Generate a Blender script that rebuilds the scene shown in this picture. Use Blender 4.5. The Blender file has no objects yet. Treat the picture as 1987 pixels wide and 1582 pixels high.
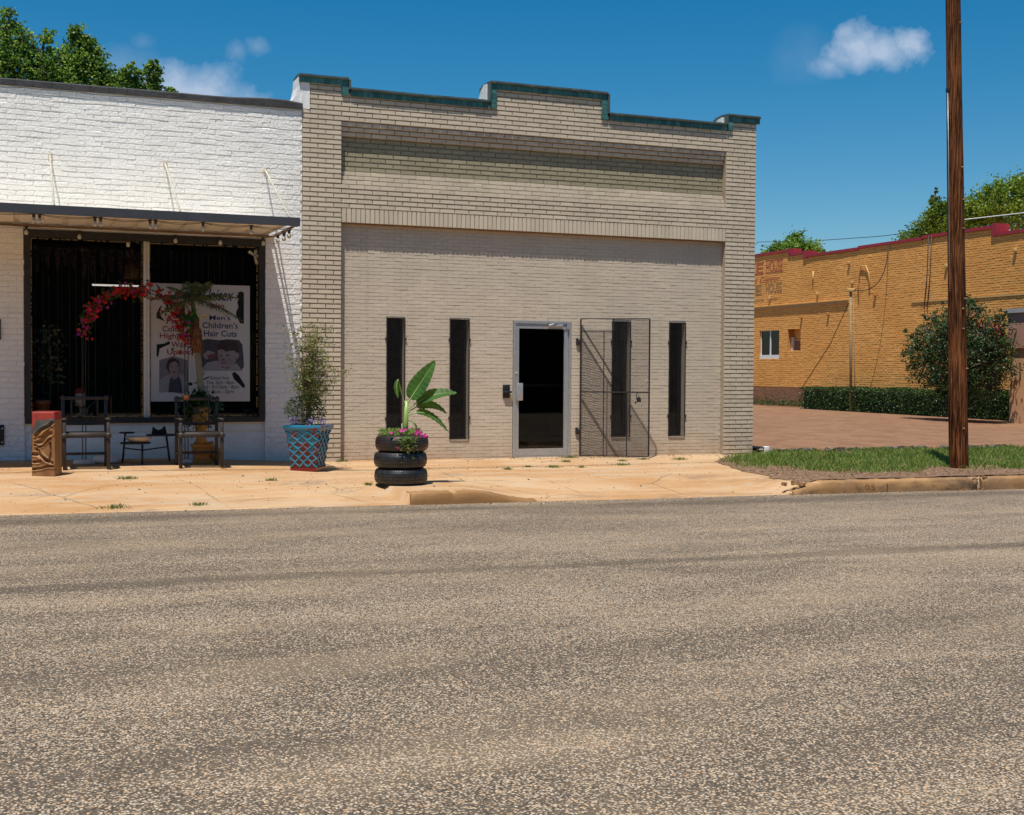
import bpy, math, random
from mathutils import Vector, Matrix, noise
rd = math.radians
random.seed(7)
SC = bpy.context.scene
COL = SC.collection

# ------------------------------------------------------------------ camera
F_PX, W_PX = 2440.8, 1987.0
YAW, PIT, ROL = rd(21.61), rd(-1.657), rd(.354)
CAM = Vector((-4.008, -18.661, 1.372))
fw = Vector((math.sin(YAW) * math.cos(PIT), math.cos(YAW) * math.cos(PIT), math.sin(PIT)))
rt = fw.cross(Vector((0, 0, 1))).normalized(); up = rt.cross(fw)
rt2 = rt * math.cos(ROL) + up * math.sin(ROL); up2 = -rt * math.sin(ROL) + up * math.cos(ROL)
cd = bpy.data.cameras.new('camera'); cam = bpy.data.objects.new('camera', cd); COL.objects.link(cam)
cam.matrix_world = Matrix((( rt2.x, up2.x, -fw.x, CAM.x), (rt2.y, up2.y, -fw.y, CAM.y), (rt2.z, up2.z, -fw.z, CAM.z), (0, 0, 0, 1)))
cd.sensor_width = 36; cd.lens = 36 * F_PX / W_PX; cd.clip_end = 3000
SC.camera = cam

# ------------------------------------------------------------------ light
SX, SY = .21, .27                       # ground shift of a shadow per metre of height
ELEV = math.atan(1 / math.hypot(SX, SY))
sd = bpy.data.lights.new('sun', 'SUN'); sun = bpy.data.objects.new('sun', sd); COL.objects.link(sun)
sd.energy = 5.0; sd.angle = rd(.53); sd.color = (1, .955, .88)
sun.rotation_euler = Vector((SX, SY, -1)).to_track_quat('-Z', 'Y').to_euler()
SC.view_settings.view_transform = 'Standard'; SC.view_settings.look = 'None'
SC.view_settings.exposure = .22; SC.view_settings.gamma = 1

w = bpy.data.worlds.new('World'); SC.world = w; w.use_nodes = True
N, L = w.node_tree.nodes, w.node_tree.links; N.clear()
def wn(t, **k):
    n = N.new(t)
    for a, b in k.items(): setattr(n, a, b)
    return n
sky = wn('ShaderNodeTexSky', sky_type='NISHITA', sun_disc=False, sun_elevation=ELEV, sun_rotation=math.atan2(-SX, -SY), altitude=200, air_density=1.0, dust_density=.3, ozone_density=4.0)
hs = wn('ShaderNodeHueSaturation'); hs.inputs['Saturation'].default_value = 1.455; hs.inputs['Hue'].default_value = .49; hs.inputs['Value'].default_value = 1.0
L.new(sky.outputs[0], hs.inputs['Color'])
tc = wn('ShaderNodeTexCoord')
def vmath(op, a, b=None):
    n = wn('ShaderNodeVectorMath', operation=op)
    for i, x in enumerate((a, b)):
        if x is None: continue
        if isinstance(x, (tuple, Vector)): n.inputs[i].default_value = x
        else: L.new(x, n.inputs[i])
    return n.outputs['Value'] if op in ('DOT_PRODUCT', 'LENGTH') else n.outputs[0]
def m(op, a, b=0., clamp=False):
    n = wn('ShaderNodeMath', operation=op, use_clamp=clamp)
    for i, x in enumerate((a, b)):
        if isinstance(x, (int, float)): n.inputs[i].default_value = x
        else: L.new(x, n.inputs[i])
    return n.outputs[0]
def wnoise(scale, detail=6., off=(0, 0, 0), rough=.55):
    n = wn('ShaderNodeTexNoise'); n.inputs['Scale'].default_value = scale; n.inputs['Detail'].default_value = detail
    n.inputs['Roughness'].default_value = rough
    L.new(vmath('ADD', tc.outputs['Generated'], off), n.inputs['Vector']); return n.outputs[0]
def direction(px, py):
    return (rt2 * ((px - 993.5) / F_PX) - up2 * ((py - 791) / F_PX) + fw).normalized()
def cloud(px, py, wx, wy, sc, amp, soft, dens, off=(0, 0, 0), flat=0.):
    d = direction(px, py); r = d.cross(Vector((0, 0, 1))).normalized(); u = r.cross(d)
    a = m('DIVIDE', vmath('DOT_PRODUCT', tc.outputs['Generated'], r), wx / F_PX)
    b = m('DIVIDE', vmath('DOT_PRODUCT', tc.outputs['Generated'], u), wy / F_PX)
    if flat: b = m('ADD', b, m('MULTIPLY', m('MAXIMUM', m('MULTIPLY', b, -1.), 0.), -flat))
    rr = m('SQRT', m('ADD', m('MULTIPLY', a, a), m('MULTIPLY', b, b)))
    f = m('SUBTRACT', 1., rr)
    f = m('ADD', f, m('MULTIPLY', m('SUBTRACT', wnoise(sc, 8., off, .6), .5), amp))
    f = m('MULTIPLY', f, 1 / soft, True)
    front = m('GREATER_THAN', vmath('DOT_PRODUCT', tc.outputs['Generated'], d), 0.)
    return m('MULTIPLY', m('MULTIPLY', f, front), dens)
cl = [cloud(1700, 108, 112, 48, 40., 1.9, .95, .78, (3, 1, 0), .5), cloud(1668, 92, 52, 50, 48., 1.7, .8, .80, (6, 1, 0), .3), cloud(1762, 88, 50, 36, 50., 1.8, .8, .74, (2, 1, 4), .3), cloud(1610, 128, 46, 26, 50., 1.8, 1.1, .5, (2, 9, 4)), cloud(370, 180, 170, 58, 30., 1.8, .9, .78, (1, 7, 2)),
      cloud(230, 135, 110, 45, 22., 1.4, 1.4, .28, (4, 2, 1)),
      cloud(460, 98, 22, 24, 60., 1.6, 1.6, .35, (5, 5, 5)), cloud(497, 90, 26, 20, 60., 1.6, 1.6, .35, (8, 2, 5)), cloud(280, 82, 26, 18, 60., 1.4, 1.6, .2, (2, 2, 5)),
      cloud(1560, 110, 70, 60, 30., 1.4, 1.6, .15, (9, 2, 5))]
tot = cl[0]
for c in cl[1:]: tot = m('MAXIMUM', tot, c)
mx = wn('ShaderNodeMixRGB'); L.new(tot, mx.inputs[0]); L.new(hs.outputs[0], mx.inputs[1])
mx.inputs[2].default_value = (5.6, 6.6, 8.2, 1)
bg = wn('ShaderNodeBackground'); bg.inputs['Strength'].default_value = .08; L.new(mx.outputs[0], bg.inputs[0])
L.new(bg.outputs[0], wn('ShaderNodeOutputWorld').inputs[0])

# ------------------------------------------------------------------ materials
def mat(name, c1, c2=None, rough=.8, scale=3., bump=0., bscale=40., metal=0., island=0., detail=6., contrast=.5, coord='Object', stretch=(1, 1, 1), spots=None, bdetail=6., spec=.5, dirt=None, streak=None):
    M = bpy.data.materials.new(name); M.use_nodes = True
    nt = M.node_tree; n, l = nt.nodes, nt.links; P = n['Principled BSDF']
    P.inputs['Roughness'].default_value = rough; P.inputs['Metallic'].default_value = metal; P.inputs['Specular IOR Level'].default_value = spec
    t = n.new('ShaderNodeTexCoord'); mp = n.new('ShaderNodeMapping'); mp.inputs['Scale'].default_value = stretch
    l.new(t.outputs[coord], mp.inputs[0])
    def nz(s, d=detail, r=.6):
        x = n.new('ShaderNodeTexNoise'); x.inputs['Scale'].default_value = s; x.inputs['Detail'].default_value = d; x.inputs['Roughness'].default_value = r
        l.new(mp.outputs[0], x.inputs['Vector']); return x.outputs[0]
    out = None
    if c2 is not None:
        r = n.new('ShaderNodeValToRGB'); h = .5 * (1 - contrast)
        r.color_ramp.elements[0].position = .5 - (.5 - h) * .0 - .5 * (1 - contrast) * .5 - .05; r.color_ramp.elements[1].position = .5 + .5 * (1 - contrast) * .5 + .05
        r.color_ramp.elements[0].color = (*c1, 1); r.color_ramp.elements[1].color = (*c2, 1)
        l.new(nz(scale), r.inputs[0]); out = r.outputs[0]
        l.new(out, P.inputs['Base Color'])
    else: P.inputs['Base Color'].default_value = (*c1, 1)
    if spots:                                   # (scale, threshold, colour, softness)
        for s, th, col, so in spots:
            r = n.new('ShaderNodeValToRGB'); r.color_ramp.elements[0].position = th; r.color_ramp.elements[1].position = min(1, th + so)
            l.new(nz(s, 8., .65), r.inputs[0])
            x = n.new('ShaderNodeMixRGB'); l.new(r.outputs[0], x.inputs[0]); x.inputs[2].default_value = (*col, 1)
            if out: l.new(out, x.inputs[1])
            else: x.inputs[1].default_value = (*c1, 1)
            out = x.outputs[0]; l.new(out, P.inputs['Base Color'])
    if streak:
        q = n.new('ShaderNodeMapping'); q.inputs['Scale'].default_value = (1, 1, .09); l.new(t.outputs[coord], q.inputs[0]); x = n.new('ShaderNodeTexNoise'); x.inputs['Scale'].default_value = 5.; x.inputs['Detail'].default_value = 7.; x.inputs['Roughness'].default_value = .65; l.new(q.outputs[0], x.inputs['Vector'])
        r = n.new('ShaderNodeValToRGB'); r.color_ramp.elements[0].position = .54; r.color_ramp.elements[1].position = .75; r.color_ramp.elements[1].color = (.5, .5, .5, 1); l.new(x.outputs[0], r.inputs[0])
        y = n.new('ShaderNodeMixRGB'); l.new(r.outputs[0], y.inputs[0]); l.new(out, y.inputs[1]); y.inputs[2].default_value = (*streak, 1); out = y.outputs[0]; l.new(out, P.inputs['Base Color'])
    if dirt:
        z_ = n.new('ShaderNodeSeparateXYZ'); l.new(t.outputs[coord], z_.inputs[0]); q = n.new('ShaderNodeMapRange'); q.inputs[1].default_value = dirt[0]; q.inputs[2].default_value = dirt[1]; q.inputs[3].default_value = .75; q.inputs[4].default_value = 0; l.new(z_.outputs[2], q.inputs[0])
        r = n.new('ShaderNodeValToRGB'); r.color_ramp.elements[0].position = .35; r.color_ramp.elements[1].position = .65; l.new(nz(5., 8., .7), r.inputs[0]); k = n.new('ShaderNodeMath'); k.operation = 'MULTIPLY'; l.new(q.outputs[0], k.inputs[0]); l.new(r.outputs[0], k.inputs[1])
        y = n.new('ShaderNodeMixRGB'); l.new(k.outputs[0], y.inputs[0]); l.new(out, y.inputs[1]); y.inputs[2].default_value = (*dirt[2], 1); out = y.outputs[0]; l.new(out, P.inputs['Base Color'])
    if island:
        g = n.new('ShaderNodeNewGeometry'); mr = n.new('ShaderNodeMapRange'); mr.inputs[3].default_value = 1 - island; mr.inputs[4].default_value = 1 + island * .6
        l.new(g.outputs['Random Per Island'], mr.inputs[0])
        x = n.new('ShaderNodeVectorMath'); x.operation = 'SCALE'; l.new(mr.outputs[0], x.inputs['Scale'])
        if out: l.new(out, x.inputs[0])
        else: x.inputs[0].default_value = c1
        out = x.outputs[0]; l.new(out, P.inputs['Base Color'])
    if bump:
        b = n.new('ShaderNodeBump'); b.inputs['Strength'].default_value = bump; b.inputs['Distance'].default_value = .01
        l.new(nz(bscale, bdetail), b.inputs['Height']); l.new(b.outputs[0], P.inputs['Normal'])
    return M
def leaf_mat(name, a, b, trans=.35, rough=.5, mid=None):
    M = bpy.data.materials.new(name); M.use_nodes = True; nt = M.node_tree; n, l = nt.nodes, nt.links; P = n['Principled BSDF']
    g = n.new('ShaderNodeNewGeometry'); r = n.new('ShaderNodeValToRGB')
    r.color_ramp.elements[0].color = (*a, 1); r.color_ramp.elements[1].color = (*b, 1)
    if mid: e = r.color_ramp.elements.new(.5); e.color = (*mid, 1)
    l.new(g.outputs['Random Per Island'], r.inputs[0]); l.new(r.outputs[0], P.inputs['Base Color']); P.inputs['Roughness'].default_value = rough
    P.inputs['Specular IOR Level'].default_value = .3
    t = n.new('ShaderNodeBsdfTranslucent'); l.new(r.outputs[0], t.inputs[0]); x = n.new('ShaderNodeMixShader'); x.inputs[0].default_value = trans
    l.new(P.outputs[0], x.inputs[1]); l.new(t.outputs[0], x.inputs[2]); l.new(x.outputs[0], n['Material Output'].inputs[0]); return M
def glass_mat(name, tint=(.6, .62, .62), refl=1.45):
    M = bpy.data.materials.new(name); M.use_nodes = True; nt = M.node_tree; n, l = nt.nodes, nt.links; n.remove(n['Principled BSDF'])
    f = n.new('ShaderNodeFresnel'); f.inputs[0].default_value = refl; t = n.new('ShaderNodeBsdfTransparent'); t.inputs[0].default_value = (*tint, 1)
    g = n.new('ShaderNodeBsdfGlossy'); g.inputs['Roughness'].default_value = .02; x = n.new('ShaderNodeMixShader')
    l.new(f.outputs[0], x.inputs[0]); l.new(t.outputs[0], x.inputs[1]); l.new(g.outputs[0], x.inputs[2]); l.new(x.outputs[0], n['Material Output'].inputs[0]); return M
def emit_mat(name, c, s):
    M = bpy.data.materials.new(name); M.use_nodes = True; P = M.node_tree.nodes['Principled BSDF']
    P.inputs['Base Color'].default_value = (*c, 1); P.inputs['Emission Color'].default_value = (*c, 1); P.inputs['Emission Strength'].default_value = s; return M

beige = mat('beige_painted_brick', (.57, .48, .355), (.63, .53, .40), .75, 1.3, .35, 60., island=.09, spots=[(2.5, .63, (.50, .44, .36), .25), (14., .68, (.42, .35, .28), .1)], streak=(.42, .36, .28), dirt=(-.05, .5, (.40, .27, .16)))
beige_m = mat('beige_mortar', (.40, .33, .24), (.30, .24, .165), .9, 6., .5, 40.)
beige2 = mat('smooth_beige_brick', (.54, .455, .345), (.59, .50, .385), .75, 1.1, .45, 45., island=.05, spots=[(1.2, .58, (.49, .41, .31), .3), (9., .70, (.44, .37, .29), .1), (30., .72, (.30, .25, .20), .05)], streak=(.44, .37, .28), dirt=(-.05, .42, (.42, .27, .15)))
green_b = mat('sage_painted_brick', (.30, .265, .16), (.35, .31, .20), .75, 1.5, .35, 60., island=.10, spots=[(8., .66, (.5, .45, .36), .1)])
white_b = mat('white_painted_brick', (.82, .79, .74), (.88, .86, .81), .7, 1.2, 1.5, 27., island=.03, spots=[(.9, .62, (.74, .71, .66), .3), (24., .70, (.52, .49, .44), .07)])
white_m = mat('white_mortar', (.80, .77, .71), (.74, .71, .65), .8, 6., .7, 25.)
white_p = mat('white_stucco_paint', (.82, .82, .80), (.74, .73, .70), .6, 5., .6, 14., spots=[(9., .66, (.45, .42, .38), .1)])
tar = mat('dark_roof_coating', (.030, .030, .032), (.055, .055, .055), .85, 5., 1.2, 45., spots=[(34., .66, (.3, .3, .3), .08)])
teal = mat('teal_glazed_tile', (.04, .13, .12), (.07, .20, .17), .35, 6., .2, 30., island=.4, spots=[(10., .62, (.16, .15, .12), .1)])
capm = mat('dark_green_metal_coping', (.06, .085, .075), (.12, .14, .12), .45, 4., .1, 30., metal=.2, spots=[(8., .6, (.25, .24, .2), .1)])
steel = mat('rusty_steel', (.16, .08, .04), (.28, .17, .09), .8, 9., .4, 60.)
dark_steel = mat('dark_iron', (.018, .02, .023), (.05, .042, .035), .5, 12., .2, 80., metal=.3)
alu = mat('brushed_aluminium', (.42, .43, .43), (.50, .51, .51), .38, 20., .05, 200., metal=.55, spots=[(9., .68, (.3, .27, .22), .15)])
alu_w = mat('pale_aluminium_mullion', (.62, .60, .56), (.68, .66, .62), .4, 20., metal=.2)
frame_d = mat('dark_window_frame', (.012, .012, .013), (.03, .027, .023), .5, 9., .2, 60.)
fascia_m = mat('slate_painted_fascia', (.035, .038, .045), (.05, .052, .058), .55, 4., .05, 30.)
soffit_m = mat('cream_corrugated_metal', (.84, .75, .62), (.88, .80, .68), .5, 5., .05, 20., spots=[(5., .70, (.45, .28, .16), .15)])
rodm = mat('weathered_white_rod', (.62, .58, .48), (.45, .38, .28), .6, 8.)
gl_shop = glass_mat('shop_glass', (.99, .98, .97), 1.38); gl_door = glass_mat('door_glass', (.5, .5, .5), 1.45); gl_clear = mat('frosted_bulb', (.55, .50, .42), rough=.25)
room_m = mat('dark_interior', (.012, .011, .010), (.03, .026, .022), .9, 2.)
black_p = mat('black_plastic', (.012, .012, .013), rough=.5)
M_white = mat('white_plastic', (.75, .75, .74), (.68, .68, .67), .5, 8.)

# road: chip seal
def road_material():
    M = bpy.data.materials.new('chip_seal_road'); M.use_nodes = True; nt = M.node_tree; n, l = nt.nodes, nt.links; P = n['Principled BSDF']
    P.inputs['Roughness'].default_value = .85; P.inputs['Specular IOR Level'].default_value = .3
    t = n.new('ShaderNodeTexCoord').outputs['Object']
    def mp(s):
        x = n.new('ShaderNodeMapping'); x.inputs['Scale'].default_value = s; l.new(t, x.inputs[0]); return x.outputs[0]
    def nz(v, s, d=5., r=.6, dist=0.):
        x = n.new('ShaderNodeTexNoise'); x.inputs['Scale'].default_value = s; x.inputs['Detail'].default_value = d; x.inputs['Roughness'].default_value = r; x.inputs['Distortion'].default_value = dist
        l.new(v, x.inputs['Vector']); return x.outputs[0]
    def ramp(f, *els):
        r = n.new('ShaderNodeValToRGB'); e = r.color_ramp.elements
        while len(e) < len(els): e.new(.5)
        for i, (p, c) in enumerate(els): e[i].position = p; e[i].color = (*c, 1) if isinstance(c, tuple) else (c, c, c, 1)
        l.new(f, r.inputs[0]); return r.outputs[0]
    def mth(op, a, b, cl=False):
        x = n.new('ShaderNodeMath'); x.operation = op; x.use_clamp = cl
        for i, q in enumerate((a, b)):
            if isinstance(q, (int, float)): x.inputs[i].default_value = q
            else: l.new(q, x.inputs[i])
        return x.outputs[0]
    vo = n.new('ShaderNodeTexVoronoi'); vo.inputs['Scale'].default_value = 100.; vo.inputs['Randomness'].default_value = 1.; l.new(t, vo.inputs['Vector'])
    sep = n.new('ShaderNodeSeparateColor'); l.new(vo.outputs['Color'], sep.inputs[0])
    stone = ramp(sep.outputs[0], (0., (.15, .115, .085)), (.15, (.25, .19, .135)), (.35, (.44, .335, .225)), (.55, (.32, .265, .205)), (.72, (.56, .44, .31)), (.88, (.46, .26, .12)), (1., (.62, .53, .41)))
    band = nz(mp((.10, .75, 1)), 1.0, 6., .62, .6)               # wheel tracks and bleeding along the street
    patch = nz(mp((.45, 1.3, 1)), 1.5, 7., .68, .4)
    sy_ = n.new('ShaderNodeSeparateXYZ'); wob = n.new('ShaderNodeMath'); wob.operation = 'MULTIPLY'; wob.inputs[1].default_value = .9; l.new(nz(mp((.12, .2, 1)), 1., 2.), wob.inputs[0]); l.new(t, sy_.inputs[0]); yy = mth('ADD', sy_.outputs[1], wob.outputs[0])
    tracks = None
    for c0, w0, a0 in ((-9.15, .18, .62), (-4.85, .40, .40), (-12.0, .35, .12), (-13.2, .3, .16), (-10.6, .4, -.14), (-7.6, .7, -.12)):
        q_ = mth('MULTIPLY', mth('SUBTRACT', 1., mth('DIVIDE', mth('ABSOLUTE', mth('SUBTRACT', yy, c0), 0.), w0), True), a0); tracks = q_ if tracks is None else mth('ADD', tracks, q_)
    tn = nz(mp((.22, .9, 1)), 1.7, 5., .65)
    wear = mth('ADD', mth('ADD', mth('MULTIPLY', band, .75), mth('MULTIPLY', patch, .62)), mth('MULTIPLY', tracks, mth('MULTIPLY', tn, 1.3)))
    th = mth('ADD', mth('MULTIPLY', mth('SUBTRACT', wear, .685), 1.6), .42)          # 0..1: amount of exposed binder
    th = mth('MINIMUM', mth('MAXIMUM', th, .06), .8)
    fine = nz(t, 160., 3., .6)
    lack = mth('GREATER_THAN', th, mth('ADD', mth('MULTIPLY', sep.outputs[1], .85), mth('MULTIPLY', fine, .15)))
    gap = mth('MULTIPLY', mth('SUBTRACT', vo.outputs['Distance'], .46), 5., True)
    dark = mth('MAXIMUM', mth('MULTIPLY', lack, .85), gap)
    x = n.new('ShaderNodeMixRGB'); l.new(dark, x.inputs[0]); l.new(stone, x.inputs[1]); x.inputs[2].default_value = (.062, .048, .034, 1)
    dust = ramp(nz(mp((.3, .9, 1)), 1.3, 6., .65), (.48, 0.), (.66, 1.))
    y = n.new('ShaderNodeMixRGB'); l.new(mth('MULTIPLY', dust, .17), y.inputs[0]); l.new(x.outputs[0], y.inputs[1]); y.inputs[2].default_value = (.50, .36, .22, 1)
    cq = n.new('ShaderNodeMixRGB'); cq.inputs[0].default_value = .25; l.new(t, cq.inputs[1]); cn = n.new('ShaderNodeTexNoise'); cn.inputs['Scale'].default_value = 1.6; cn.inputs['Detail'].default_value = 9.; l.new(t, cn.inputs['Vector']); l.new(cn.outputs['Color'], cq.inputs[2])
    cv = n.new('ShaderNodeTexVoronoi'); cv.feature = 'DISTANCE_TO_EDGE'; cv.inputs['Scale'].default_value = .38; l.new(cq.outputs[0], cv.inputs['Vector'])
    ck = mth('MULTIPLY', mth('MULTIPLY', mth('LESS_THAN', cv.outputs[0], .0028), ramp(nz(t, .5, 3.), (.50, 0.), (.56, .6))), mth('GREATER_THAN', sy_.outputs[1], -9.6))
    z2 = n.new('ShaderNodeMixRGB'); l.new(ck, z2.inputs[0]); l.new(y.outputs[0], z2.inputs[1]); z2.inputs[2].default_value = (.05, .035, .025, 1); y = z2
    l.new(y.outputs[0], P.inputs['Base Color'])
    b = n.new('ShaderNodeBump'); b.inputs['Strength'].default_value = .8; b.inputs['Distance'].default_value = .004; b.invert = True
    l.new(mth('ADD', vo.outputs['Distance'], mth('MULTIPLY', lack, .35)), b.inputs['Height']); l.new(b.outputs[0], P.inputs['Normal'])
    return M
def concrete_material(name, c1, c2, c3, stain, cracks=True, joints=True):
    M = bpy.data.materials.new(name); M.use_nodes = True; nt = M.node_tree; n, l = nt.nodes, nt.links; P = n['Principled BSDF']
    P.inputs['Roughness'].default_value = .88; P.inputs['Specular IOR Level'].default_value = .25
    t = n.new('ShaderNodeTexCoord').outputs['Object']
    def nz(s, d=6., r=.6, st=(1, 1, 1), dist=0.):
        if not joints: st = (1, .7, 1); s = s * 1.8
        q = n.new('ShaderNodeMapping'); q.inputs['Scale'].default_value = st; l.new(t, q.inputs[0])
        x = n.new('ShaderNodeTexNoise'); x.inputs['Scale'].default_value = s; x.inputs['Detail'].default_value = d; x.inputs['Roughness'].default_value = r; x.inputs['Distortion'].default_value = dist
        l.new(q.outputs[0], x.inputs['Vector']); return x.outputs[0]
    def ramp(f, a, b):
        r = n.new('ShaderNodeValToRGB'); r.color_ramp.elements[0].position = a; r.color_ramp.elements[1].position = b; l.new(f, r.inputs[0]); return r.outputs[0]
    def mix(f, a, b):
        x = n.new('ShaderNodeMixRGB'); l.new(f, x.inputs[0])
        for i, q in ((1, a), (2, b)):
            if isinstance(q, tuple): x.inputs[i].default_value = (*q, 1)
            else: l.new(q, x.inputs[i])
        return x.outputs[0]
    c = mix(ramp(nz(.9, 7., .65, (.5, 1.5, 1), .8), .40, .60), c1, c2)
    c = mix(ramp(nz(2.3, 7., .65, (.5, 1.5, 1), .3), .5, .72), c, c3)
    c = mix(ramp(nz(1.1, 8., .72, (.5, 1.6, 1), 1.), .56, .72), c, stain); c = mix(ramp(nz(14., 6., .7, (.6, 1.2, 1)), .62, .74), c, c1)
    sp = ramp(nz(70., 3., .7), .675, .70); c = mix(sp, c, (.12, .09, .06))
    gr = ramp(nz(260., 2., .6), .35, .68); g2 = n.new('ShaderNodeMixRGB'); g2.blend_type = 'MULTIPLY'; g2.inputs[0].default_value = .35
    l.new(c, g2.inputs[1]); l.new(gr, g2.inputs[2]); c = g2.outputs[0]
    if cracks:
        q = n.new('ShaderNodeMixRGB'); q.inputs[0].default_value = .12; l.new(t, q.inputs[1])
        nn = n.new('ShaderNodeTexNoise'); nn.inputs['Scale'].default_value = 2.5; nn.inputs['Detail'].default_value = 8; l.new(t, nn.inputs['Vector']); l.new(nn.outputs['Color'], q.inputs[2])
        v = n.new('ShaderNodeTexVoronoi'); v.feature = 'DISTANCE_TO_EDGE'; v.inputs['Scale'].default_value = .42; l.new(q.outputs[0], v.inputs['Vector'])
        r = ramp(v.outputs[0], 0., .006); r.node.color_ramp.elements[0].color = (.75, .75, .75, 1); r.node.color_ramp.elements[1].color = (0, 0, 0, 1)
        mk = n.new('ShaderNodeMath'); mk.operation = 'MULTIPLY'; l.new(r, mk.inputs[0]); l.new(ramp(nz(.8, 3.), .46, .54), mk.inputs[1]); c = mix(mk.outputs[0], c, (.14, .09, .05))
    if joints and cracks:
        sx = n.new('ShaderNodeSeparateXYZ'); l.new(t, sx.inputs[0])
        def mm(op, a, b, cl=False):
            x = n.new('ShaderNodeMath'); x.operation = op; x.use_clamp = cl
            for i, q in enumerate((a, b)):
                if isinstance(q, (int, float)): x.inputs[i].default_value = q
                else: l.new(q, x.inputs[i])
            return x.outputs[0]
        wb_ = mm('MULTIPLY', mm('SUBTRACT', nz(3., 6., .7), .5), .10)
        brk = ramp(nz(2.2, 5.), .40, .52)
        def joint(coord, c0, w0): return mm('MULTIPLY', mm('SUBTRACT', 1., mm('DIVIDE', mm('ABSOLUTE', mm('SUBTRACT', mm('ADD', coord, wb_), c0), 0.), w0), True), brk)
        js = joint(sx.outputs[1], -1.62, .016)
        for c0 in (-2.6, 1.9, 5.05): js = mm('MAXIMUM', js, mm('MULTIPLY', joint(mm('ADD', sx.outputs[0], mm('MULTIPLY', sx.outputs[1], .18)), c0, .014), .8))
        js = mm('MULTIPLY', js, mm('LESS_THAN', sx.outputs[0], 7.8)); c = mix(js, c, (.12, .075, .04))
    l.new(c, P.inputs['Base Color'])
    b = n.new('ShaderNodeBump'); b.inputs['Strength'].default_value = .7; b.inputs['Distance'].default_value = .006; l.new(nz(45., 8., .7), b.inputs['Height']); l.new(b.outputs[0], P.inputs['Normal'])
    return M
road_m = road_material()
walk_m = concrete_material('tan_worn_concrete', (.50, .275, .12), (.60, .395, .22), (.55, .42, .29), (.26, .185, .13))
kerb_m = concrete_material('stained_kerb_concrete', (.30, .155, .06), (.44, .25, .11), (.22, .135, .075), (.08, .05, .03), False)
lot_m = concrete_material('reddish_lot_surface', (.24, .12, .06), (.33, .175, .095), (.22, .145, .095), (.16, .12, .085), True, False)
soil_m = mat('brown_dry_soil', (.13, .07, .038), (.22, .13, .07), .95, 9., 1., 60., spots=[(40., .6, (.1, .065, .04), .1), (60., .72, (.45, .33, .2), .06)])
ground_m = mat('dry_ground', (.20, .17, .09), (.14, .15, .06), .95, .4, .5, 8.)

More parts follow.
